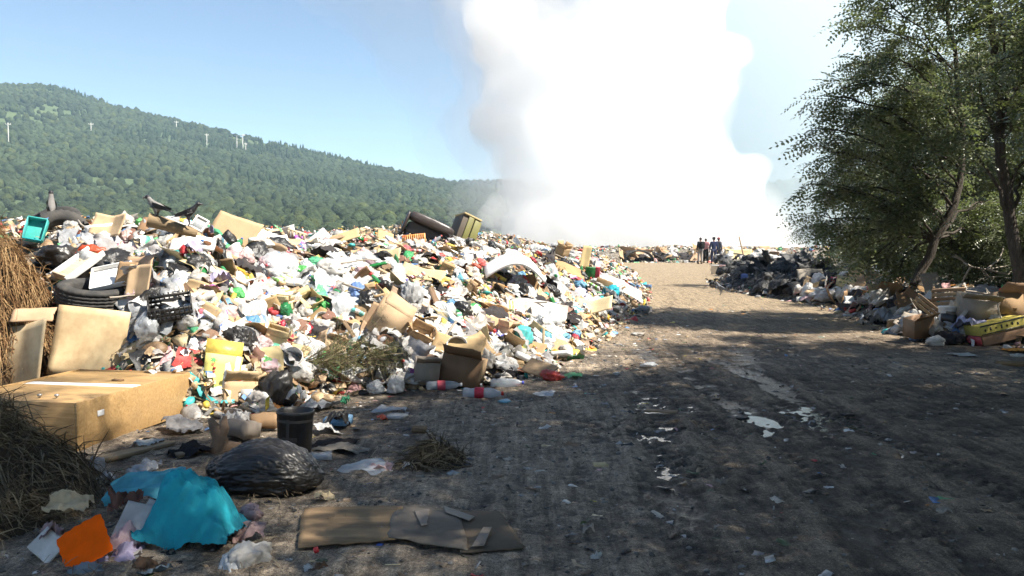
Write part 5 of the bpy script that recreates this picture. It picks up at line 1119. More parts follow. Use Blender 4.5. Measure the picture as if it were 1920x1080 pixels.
# ---- flattened carton on the track
def flatcard(pxs, mat, label, seed, z=.030, am=1, th=.006):
    c = [on_ground(*q) for q in pxs]
    def fn(u, v):
        p = (c[0] * (1 - u) + c[1] * u) * (1 - v) + (c[3] * (1 - u) + c[2] * u) * v
        e = am * .02 * nz((u * 4, v * 4, 0), seed, 2); return (p.x + e, p.y + am * .02 * nz((u * 4, v * 4, 3), seed, 2), z + am * .009 * abs(nz((u, v * 2.2, 1), seed, 3)) + am * .012 * max(0, nz((u * .6, v * 5, 1), seed, 1.2)))
    V, F = solid(16, 10, fn, th); return put('cardboard_sheet', mesh('flat_card', V, F, MAT[mat], False), (0, 0, 0), (0, 0, 0), 1, None, label, 'cardboard')
flatcard([(560, 1038), (740, 1022), (756, 962), (568, 962)], 'worn_card', 'flattened tan carton half lying on the gravel track', 1)
flatcard([(726, 1020), (880, 1046), (860, 968), (742, 956)], 'damp_card', 'flattened muddy carton half joined to the tan one', 2, .036)
flatcard([(862, 1046), (985, 1036), (935, 966), (850, 966)], 'mud_card', 'dark mud-soaked carton end on the track', 3, .026)
for i, (pxs, lb) in enumerate([([(776, 972), (806, 968), (800, 1000), (790, 1002)], 'pale tape strip across the muddy carton'), ([(830, 962), (890, 984), (880, 992), (836, 976)], 'pale tape strip on the carton far edge'), ([(884, 1042), (908, 1040), (922, 1004), (906, 1004)], 'pale tape strip on the mud-soaked carton end')]):
    o = flatcard(pxs, 'grey_card', lb, 10 + i, .0475, .05, .001); o.name = 'tape_strip'; o['category'] = 'tape'

# ---- flat things strewn on the track
for i, (px, py, w_, h_, mt, kd, lb) in enumerate([
    (690, 862, 90, 40, 'clear_film', 'film', 'wide clear plastic sheet lying behind the hay tuft'), (718, 868, 44, 26, 'pink_plastic', 'film', 'lilac tissue on the wide clear plastic sheet'), (765, 865, 24, 28, 'paper', 'film', 'pale paper scrap at the hay tuft edge'), (858, 855, 60, 44, 'black_plastic', 'film', 'torn black plastic on the hay tuft'), (850, 885, 26, 18, 'clear_film', 'bag', 'small clear plastic scrap below the torn black plastic'), (602, 852, 40, 20, 'clear_film', 'packet', 'clear blister tray beside the black bucket'),
    (640, 838, 110, 16, 'grey_card', 'film', 'muddy grey card lying behind the clear sheet'), (630, 825, 80, 20, 'dark_cloth', 'film', 'dark flat board beside the black bucket'), (634, 784, 44, 30, 'blue_plastic', 'packet', 'pale blue paper cup lying on its side'), (786, 802, 26, 18, 'brown_card', 'packet', 'dark red carton scrap alone on the gravel'), (730, 765, 70, 12, 'clear_film', 'film', 'clear film strip on the gravel before the heap'), (716, 780, 20, 14, 'red_plastic', 'film', 'dark red scrap on the gravel before the heap'), (745, 778, 32, 14, 'clear_film', 'packet', 'crushed clear cup on the gravel before the heap'),
    (828, 958, 24, 10, 'paper', 'bag', 'white lid scrap above the flattened carton'), (712, 1021, 12, 10, 'cap_blue', 'packet', 'small blue cap on the flattened tan carton'), (650, 930, 14, 30, 'wood', 'packet', 'reddish wood splinter on the gravel'), (1126, 870, 26, 14, 'pale_card', 'packet', 'yellow green packet on the muddy track'), (1075, 836, 40, 8, 'wood', 'film', 'flat bark scrap on the muddy track'), (1217, 681, 34, 14, 'clear_film', 'bag', 'clear crushed bottle scrap in the middle of the track'), (1156, 698, 16, 8, 'paper', 'bag', 'white scrap beside the wheel rut'), (1118, 1044, 22, 14, 'paper', 'film', 'crumpled white tissue on the dark mud'), (1104, 990, 26, 14, 'grey_card', 'film', 'torn grey card on the dark mud'),
    (1384, 782, 36, 10, 'soot', 'packet', 'black wet plank scrap beside the puddle'), (1590, 776, 20, 8, 'soot', 'packet', 'small black scrap beyond the puddle'), (1350, 905, 30, 10, 'grey_card', 'film', 'grey flake on the track below the puddle'), (1196, 624, 28, 12, 'white_plastic', 'bag', 'white bag scrap in the sunny strip of the track'), (1108, 650, 18, 10, 'orange_plastic', 'bag', 'orange red scrap at the edge of the sunny strip'), (1770, 960, 30, 8, 'grey_card', 'film', 'grey paper flake on the dark mud by the rut'), (1805, 664, 50, 8, 'paper', 'film', 'white paper strip on the dry gravel'), (1905, 652, 44, 16, 'orange_plastic', 'cloth', 'orange red cloth lying beside the yellow banana box'), (1908, 664, 26, 12, 'paper', 'bag', 'white cup lying beside the orange red cloth'), (1905, 680, 60, 12, 'brown_card', 'packet', 'flat brown board lying past the orange red cloth'),
    (1020, 735, 44, 14, 'clear_film', 'film', 'clear film lying beyond the crushed bottles'), (945, 750, 28, 12, 'blue_plastic', 'bag', 'small blue and white scrap beside the red labelled bottle'), (1075, 700, 34, 16, 'green_plastic', 'film', 'dark green scrap at the heap foot'), (1035, 698, 46, 34, 'red_plastic', 'bag', 'shiny red wrapper bag at the heap foot'), (1240, 770, 60, 6, 'wood', 'packet', 'dark stick sunk in the rut'), (600, 1065, 30, 14, 'brown_cloth', 'film', 'brown leaf scrap below the flattened carton')]):
    g = on_ground(px, py + h_ * .4); s_ = bpy.context
    kk = {'film': 'torn_film', 'bag': 'plastic_scrap', 'packet': 'packet_scrap', 'cloth': 'rag'}[kd]
    hh = h_ if kd != 'film' else h_
    D = g.y; wm = w_ * D / FPX
    VF = {'bag': lambda: bag_vf(200 + i), 'film': lambda: film_vf(200 + i, 15, .35), 'cloth': lambda: film_vf(200 + i, 15, .6), 'packet': lambda: join([solid(6, 6, lambda u, v: ((u - .5), (v - .5) * .55, .12 + .06 * nz((u, v, 0), i, 3)), .2)])}[kd]()
    V = VF[0]; ext = V.max(0) - V.min(0); dep = h_ * D / FPX / (EYE / D) * (.8 if kd in ('film', 'cloth') else .45); hgt = (.05 if kd in ('film', 'cloth') else min(.6 * h_ * D / FPX, wm * .6))
    V = (V - (V.max(0) + V.min(0)) / 2) / ext * (wm, min(max(dep, wm * .35), wm * 1.1), hgt)
    put(kk, mesh(kk, V, VF[1], MAT[mt], kd != 'packet'), (g.x, g.y, hgt * .42), (0, 0, (i * 1.3) % .6 - .3), 1, None, lb, 'scrap')
g = on_ground(645, 800)

# ---- bottles at the foot of the heap
def lie(px, py, wpx, mat, cap, lab, label, yaw=0, seed=0):
    g = on_ground(px, py + 8); s = wpx * g.y / FPX; o = bottle((g.x, g.y, s * .12), Matrix.Rotation(R(yaw), 3, 'Z') @ Matrix.Rotation(R(90), 3, 'Y'), s, mat, cap, lab, label); return o
lie(950, 717, 62, 'pet', 'cap_blue', None, 'big clear crushed bottle lying at the heap foot', 4)
lie(905, 738, 76, 'pet', 'cap_red', 'label_red', 'clear bottle with red band lying on the gravel', -6)
lie(832, 722, 66, 'pet', 'cap_white', 'label_red', 'clear bottle with red band under the grey carton', 10)
lie(880, 718, 46, 'brown_pet', 'cap_white', 'paper', 'brown bottle lying between two red banded bottles', -12)
p, D = spot(902, 612, 625); bottle(p, Matrix.Rotation(R(-25), 3, 'Z') @ Matrix.Rotation(R(105), 3, 'Y'), 60 * D / FPX, 'brown_pet', 'cap_red', 'label_red', 'large dark red bottle lying on the heap slope')

# ---- large pieces on the heap
def crate_box(px, py, wpx, hpx, dm, mat, label, rot, base, name='carton', th=.012, flapang=None):
    p, D = spot(px, py, base, .15); w_ = wpx * D / FPX; h_ = hpx * D / FPX
    root = thing(name, p, rot, label, 'box'); a_ = (-w_ / 2, -dm / 2, -h_ / 2); b_ = (w_ / 2, dm / 2, h_ / 2)
    part('front_wall', bx(a_, (b_[0], a_[1] + th, b_[2])), mat, root, 0); part('back_wall', bx((a_[0], b_[1] - th, a_[2]), b_), mat, root, 0)
    part('side_wall', bx((a_[0] + .001, a_[1] + th + .001, a_[2]), (a_[0] + th, b_[1] - th - .001, b_[2])), mat, root, 0); part('side_wall', bx((b_[0] - th, a_[1] + th + .001, a_[2]), (b_[0] - .001, b_[1] - th - .001, b_[2])), mat, root, 0)
    part('bottom', bx((a_[0] + th, a_[1] + th, a_[2] + .001), (b_[0] - th, b_[1] - th, a_[2] + th)), mat, root, 0)
    part('flap', xform(solid(5, 4, lambda u, v: ((u - .5) * w_ * .97, v * dm * .6, .03 * nz((u, v, 0), 4, 2)), th * .7), rmat(R(flapang if flapang else 150), 0, 0, (0, a_[1], b_[2]))), mat, root, 0)
    return root
crate_box(732, 598, 62, 62, .34, 'cardboard', 'brown carton tipped on its corner in mid heap', (R(18), R(34), R(14)), 620, flapang=30)
sheet('carton_flap', 'cardboard', 'thin brown cardboard strip beside the tipped brown carton', 697, 590, 22, 48, 'cardboard', -20, 20, -25, 610, seed=81)
sheet('cardboard_sheet', 'cardboard', 'bent mustard cardboard sheet above the grey cartons', 858, 652, 96, 44, 'cardboard', 18, 45, -22, 668, seed=82, fold=(0, .5))
crate_box(800, 695, 46, 44, .22, 'grey_card', 'crushed grey carton at the heap foot beside brown carton', (R(10), R(6), R(10)), 715)
crate_box(868, 693, 76, 56, .28, 'brown_card', 'dark brown carton at the heap foot below mustard cardboard', (R(-4), R(12), R(-12)), 715)
sheet('cardboard_sheet', 'cardboard', 'long pale yellow board sloping across the heap slope', 792, 514, 84, 30, 'pale_card', 15, 45, -28, 525, seed=83, bend=.02)
sheet('cardboard_sheet', 'cardboard', 'square yellow cardboard below the orange ribbed panel', 728, 478, 46, 26, 'pale_card', 4, 40, -6, 490, seed=84)
sheet('cardboard_sheet', 'cardboard', 'big tan cardboard sheet standing on the ridge beside white board', 440, 434, 86, 62, 'cardboard', 14, 28, -24, 455, seed=85, bend=.03)
sheet('plaster_board', 'board', 'wide white board lying on the ridge below the log', 358, 452, 80, 34, 'foam', -10, 50, 14, 465, seed=86, bend=.02, th=.03)
sheet('foam_slab', 'foam', 'white rounded foam slab on the ridge beside big tan cardboard', 496, 442, 62, 36, 'foam', 8, 50, -16, 456, seed=87, bend=.05, th=.05)
sheet('cardboard_sheet', 'cardboard', 'orange brown cardboard folded like a tent on the ridge', 204, 424, 62, 46, 'cardboard', 12, 25, -14, 440, seed=88, fold=(.05, .9))
sheet('cardboard_sheet', 'cardboard', 'long tan board lying on the ridge crest', 640, 446, 70, 26, 'pale_card', -6, 50, 20, 455, seed=89, bend=.02)
sheet('cardboard_sheet', 'cardboard', 'small tan cardboard on the ridge beside dark bundle', 722, 443, 30, 26, 'pale_card', 10, 35, -8, 452, seed=90)
sheet('cardboard_sheet', 'cardboard', 'long tan cardboard at the heap end beside the green board', 1068, 502, 62, 30, 'cardboard', 10, 45, -14, 515, seed=91)
sheet('cardboard_sheet', 'cardboard', 'pale yellow cardboard folded near the teal bags', 1112, 575, 66, 34, 'pale_card', 5, 48, -12, 590, seed=92, fold=(0, .6))
sheet('cardboard_sheet', 'cardboard', 'dark brown cardboard flap lying at the heap foot', 1012, 690, 60, 40, 'brown_card', -10, 55, -24, 705, seed=93)
sheet('white_tarp', 'tarp', 'white plastic tarp spread over the heap end by the track', 1165, 535, 90, 44, 'white_plastic', 20, 60, -20, 550, seed=94, bend=.12, th=.004, smooth=True)
sheet('white_tarp', 'tarp', 'pale plastic tarp over the heap slope behind turquoise bag', 1010, 580, 110, 50, 'white_plastic', 10, 55, -16, 595, seed=95, bend=.12, th=.004, smooth=True)
sheet('board', 'board', 'thin pale yellow board standing at the heap end', 1098, 482, 16, 44, 'pale_card', 10, 15, -14, 505, seed=96, bend=.02)
# curved white foam mat
p, D = spot(965, 505, 530, .1); s_ = D / FPX
V, F = solid(18, 5, lambda u, v: ((u - .5) * 110 * s_, (v - .5) * .5, (34 * math.sin(u * math.pi * .95) - 10) * s_), .05); put('foam_mat', mesh('foam_mat', V, F, MAT['foam']), p, (R(18), R(8), R(10)), 1, None, 'arched white foam mat lying on the heap', 'mat')
# green and red folder
p, D = spot(1112, 516, 530, .1); root = thing('ring_binder', p, (R(10), R(5), R(-10)), 'dark green binder with red spine at the heap end', 'binder'); q = D / FPX
part('cover', bx((-14 * q, -.04, -15 * q), (4 * q, .04, 15 * q)), 'green_pet', root); part('spine', bx((4.2 * q, -.045, -16 * q), (12 * q, .045, 16 * q)), 'red_plastic', root)
for (px, py, w_, h_, mt, lb, kd) in [(980, 630, 48, 44, 'teal_plastic', 'bright turquoise bag on the heap slope near the pole', 'bag'), (1146, 546, 44, 26, 'teal_cloth', 'dark teal bag at the heap end by the track', 'bag'), (1126, 562, 26, 16, 'teal_plastic', 'small turquoise bag beside the dark teal bag', 'bag'), (866, 580, 46, 34, 'black_plastic', 'black sack lying across the heap slope right of the tipped carton'.replace(' right of', ' beyond'), 'bag'), (400, 535, 60, 60, 'lilac_cloth', 'lilac cloth bundle hanging down the heap slope', 'cloth'), (372, 520, 44, 40, 'white_plastic', 'white bag beside the lilac cloth bundle', 'knot'),
    (705, 545, 34, 26, 'red_plastic', 'tangle of red plastic in mid heap', 'bag'), (528, 610, 26, 22, 'red_plastic', 'bright red wrapper bundle low on the heap', 'bag'), (490, 640, 52, 26, 'pink_plastic', 'pale red bag low on the heap beside yellow carton', 'bag'), (570, 635, 34, 14, 'yellow_plastic', 'bright yellow packet low on the heap', 'packet'), (742, 720, 44, 34, 'white_plastic', 'ribbed white bag at the heap foot', 'bag'), (705, 725, 40, 26, 'clear_film', 'clear bag at the heap foot beside ribbed white bag', 'bag'), (722, 690, 50, 44, 'black_plastic', 'black torn bag at the heap foot', 'film'), (915, 672, 30, 40, 'white_plastic', 'white and black crumpled bag at the heap foot', 'bag'), (690, 640, 44, 40, 'black_plastic', 'black bag below the tipped brown carton', 'bag'), (760, 650, 56, 40, 'white_plastic', 'large white bag below the tipped brown carton', 'bag'), (630, 670, 30, 24, 'yellow_plastic', 'pale yellow bag beside the brushwood', 'bag'), (535, 580, 34, 30, 'green_pet', 'dark green melon rind in mid heap', 'bag'), (235, 414, 44, 40, 'paper', 'white washing basket tipped on the ridge', 'knot'), (262, 418, 22, 20, 'green_plastic', 'pale green bottle end on the ridge', 'bag'), (225, 500, 30, 20, 'green_plastic', 'green bag with dark lining beside the broken drawer', 'film'), (620, 500, 60, 34, 'white_plastic', 'broad white bag in the upper heap', 'bag'), (770, 555, 56, 60, 'grey_film', 'grey white sack hanging in the upper heap', 'bag'), (700, 565, 60, 50, 'black_plastic', 'torn black sack in mid heap', 'bag'), (1030, 600, 60, 40, 'clear_film', 'cloudy clear bag beside the turquoise bag', 'bag'), (1205, 580, 36, 16, 'grey_cloth', 'grey cloth at the track edge past the teal bags', 'bag')]:
    lump('plastic_bag' if kd in ('bag', 'knot') else ('rag' if kd == 'cloth' else 'torn_film' if kd == 'film' else 'packet'), 'bag' if kd in ('bag', 'knot') else 'cloth' if kd == 'cloth' else 'film' if kd == 'film' else 'packet', lb, px, py, w_, h_, mt, kd, int(px) % 31, px * .01, py + h_ * .4)
p, D = spot(1018, 650, 665, .05); put('pole', mesh('pole', *tube_np([(0, 0, -.1), (.01, 0, .25)], [.018, .018], 8), MAT['wood']), p, (0, 0, 0), 1, None, 'short dark post stuck upright beside the turquoise bag', 'pole')
# brushwood
p, D = spot(622, 690, 705, .1); rb = np.random.default_rng(4); W_ = []; LV = []; LF = []; nv = 0
for k in range(90):
    a = rb.uniform(-.6, .6, 3) * (1, .5, .1) + (0, 0, .05); d = np.array([rb.normal(.8, .5), rb.normal(0, .5), rb.uniform(-.1, .6)]); d /= np.linalg.norm(d); l = rb.uniform(.25, .6); pt = bez(a * .6, a * .6 + d * l * .5 + (0, 0, .05), a * .6 + d * l, 5); W_.append(tube_np(pt, np.linspace(.007, .002, 5), 4))
    for q in range(14):
        o = pt[rb.integers(2, 5)] + rb.normal(0, .02, 3); v, f = LEAVES[rb.integers(5)]; e = np.array(Euler(rb.uniform(-3, 3, 3)).to_matrix()); LV.append((v * .28) @ e.T + o); LF.append(f + nv); nv += len(v)
root = thing('brushwood', p, (0, 0, 0), 'heap of cut green and brown brushwood at the heap foot', 'brushwood'); V, F = join(W_); put('twigs', mesh('twigs', V, F, MAT['hay']), parent=root); put('leaves', mesh('leaves', np.concatenate(LV), np.concatenate(LF), pm('dry_leaf', (.10, .11, .035), .8, .3, .05, .4, 9, 0), False), parent=root)
# log on the ridge
p, D = spot(322, 426, 445, .85); q = D / FPX; put('log', mesh('log', *tube_np([(-42 * q, 0, 14 * q), (-20 * q, .02, 8 * q), (10 * q, 0, -2 * q), (44 * q, 0, -12 * q)], [14 * q, 13 * q, 11 * q, 8 * q], 10), MAT['wood']), p, (0, 0, .2), 1, None, 'split log lying on the ridge under the second crow', 'log')
# window frame on the ridge
p, D = spot(374, 420, 440, .8); q = D / FPX; root = thing('window_frame', p, (R(-30), R(28), 0), 'small pale window frame leaning on the ridge', 'frame')
for a_, b_ in (((-13, -14), (-10, 14)), ((10, -14), (13, 14)), ((-9.8, 11), (9.8, 14)), ((-9.8, -14), (9.8, -11))): part('frame_bar', bx((a_[0] * q, -.02, a_[1] * q), (b_[0] * q, .02, b_[1] * q)), 'foam', root)
part('pane', bx((-9.9 * q, -.003, -10.9 * q), (9.9 * q, .003, 10.9 * q)), 'clear_film', root, 0)
# slatted crate on the ridge
p, D = spot(556, 444, 455, .1); q = D / FPX; root = thing('fruit_crate', p, (R(30), R(16), R(-10)), 'wooden slatted fruit crate on the ridge crest', 'crate')
for k in range(5): part('slat', bx(((-18 + k * 8) * q, -.015, -10 * q), ((-18 + k * 8 + 4) * q, .0, 10 * q)), 'pale_wood', root, 0)
for z in (-10, 8): part('cross_bar', bx((-19 * q, .0005, z * q), (19 * q, .03, (z + 3) * q)), 'pale_wood', root, 0)
# sofa turned over
MAT['leather'] = pm('leather', (.045, .033, .030), .38, .1, 0, .35, 9, .4, .02, dirtc=(.11, .09, .075)); MAT['lining'] = pm('lining', (.10, .095, .095), .9, .1, 0, .3, 9, .2)
p, D = spot(800, 425, 452, .1); q = D / FPX
def pad(a_, b_, bulge, n=9):
    V, F = box_vf(1, 1, 1); bm = bmesh.new(); bmesh.ops.create_cube(bm, size=1); bmesh.ops.subdivide_edges(bm, edges=bm.edges[:], cuts=n, use_grid_fill=True)
    V = np.array([v.co[:] for v in bm.verts]); F = [[v.index for v in f.verts] for f in bm.faces]; bm.free()
    V2 = V.copy()
    for i in range(3):
        o1, o2 = [(1, 2), (0, 2), (0, 1)][i]; V2[:, i] = V[:, i] * (1 - bulge * ((2 * V[:, o1]) ** 4 + (2 * V[:, o2]) ** 4) * .5)
    V2 += np.array([[.02 * nz(v, 3, 4), .02 * nz(v, 4, 4), .02 * nz(v, 5, 4)] for v in V])
    a_, b_ = np.array(a_), np.array(b_); return (V2 * (b_ - a_) + (a_ + b_) / 2), np.array(F)
root = thing('sofa', p + Vector((0, .3, 0)), (R(-8), R(24), R(8)), 'brown leather sofa upturned on the ridge', 'sofa')
put('backrest', mesh('backrest', *pad((-40 * q, -.28, -3 * q), (48 * q, .12, 15 * q), .22), MAT['leather']), parent=root)
put('seat', mesh('seat', *pad((-38 * q, -.1, -26 * q), (44 * q, .7, -3.2 * q), .10), MAT['lining']), parent=root)
put('armrest', mesh('armrest', *pad((-46 * q, -.2, -30 * q), (-39 * q, .7, 13 * q), .2), MAT['leather']), parent=root)
# olive cabinet
MAT['olive'] = pm('olive', (.22, .21, .065), .55, .08, 0, .3, 6, .15, .01); MAT['olive_dark'] = pm('olive_dark', (.11, .085, .06), .7, .1, 0, .3, 6, .1)
p, D = spot(872, 428, 455, .1); q = D / FPX; root = thing('metal_cabinet', p + Vector((0, .3, 0)), (R(-6), R(24), R(24)), 'olive green metal cabinet tilted on the ridge', 'cabinet')
part('body', bx((-19 * q, -.2, -26 * q), (17 * q, .3, 20 * q)), 'olive_dark', root, .01); part('door', bx((-8 * q, -.235, -26 * q), (3 * q, -.201, 19 * q)), 'olive', root, .006); part('door', bx((5 * q, -.25, -25 * q), (19 * q, -.201, 17 * q)), 'olive', root, .006)
part('top_plate', bx((-20 * q, -.24, 20.1 * q), (18 * q, .31, 23 * q)), 'pale_card', root, .004)
for x in (-6, 8): put('foot', mesh('foot', *lathe([(.0, 23 * q), (.035, 23 * q), (.03, 23 * q + .04), (0, 23 * q + .045)], 10) , MAT['rubber']), (x * q, 0, 0), parent=root)
# orange ribbed panel
p, D = spot(776, 448, 458, .12); q = D / FPX; root = thing('ribbed_panel', p, (R(-14), R(-6), R(4)), 'orange brown ribbed panel lying on the ridge below the sofa', 'panel')
part('board', bx((-22 * q, .0, -10 * q), (22 * q, .03, 9 * q)), 'orange_plastic', root, 0)
for k in range(11): part('rib', bx(((-21 + k * 3.9) * q, -.03, -9.5 * q), ((-21 + k * 3.9 + 2.2) * q, -.0005, 8.5 * q)), 'orange_plastic', root, 0)

# ---- the bank below the locusts
def gb_(px, py): g, D = hit(px, py); return g, D
p, D = spot(1872, 618, 640, .1); q = D / FPX; root = thing('banana_box', p, (R(-4), R(-12), R(6)), 'yellow and brown printed fruit box below the thick trunk', 'box')
part('box_body', bx((-44 * q, -.12, -22 * q), (46 * q, .25, -2 * q)), 'brown_card', root, .004); MAT['dull_yellow'] = pm('dull_yellow', (.52, .42, .06), .75, .05, 0, .3, 7, .1)
part('lid', bx((-46 * q, -.135, -1.8 * q), (47 * q, .27, 17 * q)), 'dull_yellow', root, .004)
part('printed_stripe', bx((-45 * q, -.1385, 14 * q), (46 * q, -.1355, 16.5 * q)), 'black_plastic', root, 0); part('printed_stripe', bx((-45 * q, -.1385, -1 * q), (46 * q, -.1355, .6 * q)), 'black_plastic', root, 0)
for k in range(7): part('printed_mark', bx(((-38 + k * 11) * q, -.1385, (4 + (k % 3)) * q), ((-38 + k * 11 + 3.2) * q, -.1355, (9 + (k % 2) * 2) * q)), 'dark_cloth', root, 0)
part('end_patch', bx((-47.2 * q, -.11, -20 * q), (-46.2 * q, .2, -3 * q)), 'red_plastic', root, 0)
lump('red_bag', 'bag', 'dark red bag at the end of the yellow fruit box', 1826, 634, 26, 20, 'red_plastic', 'bag', 5, 0, 642)
p, D = spot(1776, 592, 600, .2); root = thing('paint_bucket', p + Vector((0, 0, -.14)), (R(-8), R(5), 0), 'white paint bucket with worn label on the shaded bank', 'bucket')
V, F = shell_lathe([(0, 0), (.115, 0), (.118, .01), (.135, .25), (.145, .255), (.145, .285)], .006, 28); put('pail', mesh('pail', V, F, MAT['foam']), parent=root)
V, F = curved(.06, .20, -2.2, -1.0); put('paper_label', mesh('paper_label', V * (1.015, 1.015, 1), F, MAT['grey_card']), parent=root)
crate_box(1722, 612, 46, 36, .25, 'brown_card', 'round-cornered brown carton at the foot of the shaded bank', (R(8), R(-8), R(20)), 636); crate_box(1830, 575, 66, 40, .35, 'grey_card', 'grey brown carton crushed below the thick trunk', (R(12), R(8), R(-12)), 595); crate_box(1880, 572, 60, 40, .35, 'brown_card', 'open brown carton beside the thick trunk', (R(-14), R(6), R(18)), 590)
sheet('cardboard_sheet', 'cardboard', 'grey cardboard sheet leaning on the leaning locust trunk', 1748, 532, 34, 44, 'grey_card', -8, 20, 12, 560, seed=101)
# slatted pallet crate
p, D = spot(1778, 556, 585, .1); q = D / FPX; root = thing('wooden_crate', p, (R(16), R(-4), R(-8)), 'grey slatted wooden crate lying on the shaded bank', 'crate')
for k in range(4): part('slat', bx((-30 * q, -.02, (-16 + k * 9) * q), (30 * q, .0, (-16 + k * 9 + 6) * q)), 'wood', root, .002)
for x in (-28, 24): part('post', bx((x * q, .0005, -17 * q), ((x + 4) * q, .035, 20 * q)), 'wood', root, .002)
p, D = spot(1738, 575, 600, .1); root = thing('wooden_crate', p, (R(14), R(40), R(-20)), 'broken slatted crate end tipped beside the paint bucket', 'crate')
for k in range(3): part('slat', bx((-26 * q, -.02, (-10 + k * 8) * q), (26 * q, .0, (-10 + k * 8 + 5) * q)), 'wood', root, .002)
for (px, py, w_, h_, mt, lb, kd) in [(1748, 612, 50, 40, 'white_plastic', 'printed white bag at the foot of the shaded bank', 'bag'), (1815, 610, 60, 40, 'lilac_cloth', 'pale blue striped cloth hanging down the shaded bank', 'cloth'), (1780, 632, 56, 26, 'dark_cloth', 'dark brown bundle at the foot of the shaded bank', 'bag'), (1755, 638, 40, 22, 'paper', 'white crumpled paper at the foot of the shaded bank', 'bag'), (1700, 605, 40, 30, 'grey_film', 'grey sack hanging on the shaded bank', 'bag'), (1660, 590, 60, 30, 'grey_film', 'grey white tarp heap at the sunlit end of the shaded bank', 'film'), (1850, 545, 60, 26, 'grey_cloth', 'grey sack lying on the bank beside the thick trunk', 'bag'), (1782, 600, 26, 26, 'black_plastic', 'small dark box beside the paint bucket', 'packet'), (1742, 560, 24, 36, 'white_plastic', 'white bag hanging between the crates', 'knot'), (1806, 537, 14, 14, 'paper', 'small white flower-like tissue caught in the shrubs', 'bag'), (1590, 545, 40, 26, 'white_plastic', 'sunlit white bag past the burnt pile', 'bag'), (1395, 520, 16, 14, 'blue_plastic', 'blue plastic lid on the burnt pile', 'packet')]:
    lump('plastic_bag' if kd in ('bag', 'knot') else 'rag' if kd == 'cloth' else 'torn_film' if kd == 'film' else 'packet', 'bag' if kd in ('bag', 'knot') else 'cloth' if kd == 'cloth' else 'film' if kd == 'film' else 'packet', lb, px, py, w_, h_, mt, kd, int(px) % 37, px * .01, py + h_ * .45)
sheet('grey_board', 'board', 'flat grey board leaning on the burnt pile', 1520, 514, 48, 24, 'grey_card', -10, 30, 4, 530, seed=111, bend=.01)
sheet('dark_board', 'board', 'sooty dark board on top of the grey board', 1532, 500, 54, 16, 'dark_cloth', -6, 40, -16, 515, seed=112, bend=.01)
sheet('cardboard_sheet', 'cardboard', 'sunlit yellow cardboard on the bank past the burnt pile', 1585, 530, 34, 26, 'pale_card', 10, 35, -24, 548, seed=113); sheet('cardboard_sheet', 'cardboard', 'sunlit tan cardboard on the bank behind leaning locust', 1615, 512, 44, 24, 'cardboard', -8, 40, 6, 530, seed=114); sheet('cardboard_sheet', 'cardboard', 'broad sunlit cream cardboard on the bank before the leaning locust', 1660, 545, 66, 30, 'pale_card', 6, 45, -6, 560, seed=115)
# far bank: pale tarp tent with a pole, white buckets, dark arch
g = on_ground(1388, 492); D = g.y - 2; sheet('tan_tarp', 'tarp', 'tan tarp spread over the rubbish beside the people', 1386, 478, 50, 26, 'pale_card', 0, 40, -5, D=D, seed=121, bend=.1)
put('pole', mesh('pole', *tube_np([(0, 0, -.6), (-.4, 0, 1.0)], [.05, .05], 6), MAT['wood']), at(1396, 470, D), (0, 0, 0), 1, None, 'dark stake leaning on the tan tarp beside the people', 'pole')
for i, px in enumerate((1340, 1353)):
    g = on_ground(px, 514); root = thing('white_bucket', g, (0, 0, 0), ('white bucket on the track below the people', 'pinkish white bucket beside the other bucket below the people')[i], 'bucket'); V, F = shell_lathe([(0, 0), (.16, 0), (.19, .40), (.205, .405), (.205, .43)], .01, 18); put('pail', mesh('pail', V, F, MAT[('foam', 'pink_plastic')[i]]), parent=root)
V, F = solid(14, 3, lambda u, v: (-1.1 * math.cos(u * math.pi), (v - .5) * .5, .75 * math.sin(u * math.pi)), .12); g = on_ground(1197, 492); put('wheel_arch', mesh('wheel_arch', V, F, MAT['rubber']), (g.x, g.y, .15), (0, 0, .2), 1, None, 'dark rubber arch half buried in the far rubbish bank', 'arch')

# ================================================================ people
MAT['skin'] = pm('skin', (.42, .25, .18), .6, .05, 0, .05, 9, 0); MAT['hair'] = pm('hair', (.02, .016, .013), .6, .1, 0, .05, 9, 0)
for nme, c in (('navy', (.028, .036, .085)), ('charcoal', (.030, .031, .034)), ('stone', (.33, .30, .28)), ('salmon', (.55, .22, .22)), ('jet', (.012, .012, .013)), ('slate', (.10, .105, .13)), ('chalk', (.62, .60, .62)), ('maroon', (.30, .06, .07))): MAT[nme] = pm(nme, c, .9, .05, 0, .2, 18, .3, .01, spec=.1)
def skinned(name, V, E, rad, mat, parent, root_i=0):
    me = bpy.data.meshes.new(name); me.from_pydata(V, E, []); me.materials.append(MAT[mat]); o = put(name, me, parent=parent)
    o.modifiers.new('skin', 'SKIN').use_smooth_shade = True
    for i, r_ in enumerate(rad):
        d = me.skin_vertices[0].data[i]; d.radius = r_ if isinstance(r_, tuple) else (r_, r_)
        d.use_root = i == root_i
    sub = o.modifiers.new('smooth', 'SUBSURF'); sub.levels = sub.render_levels = 2; return o
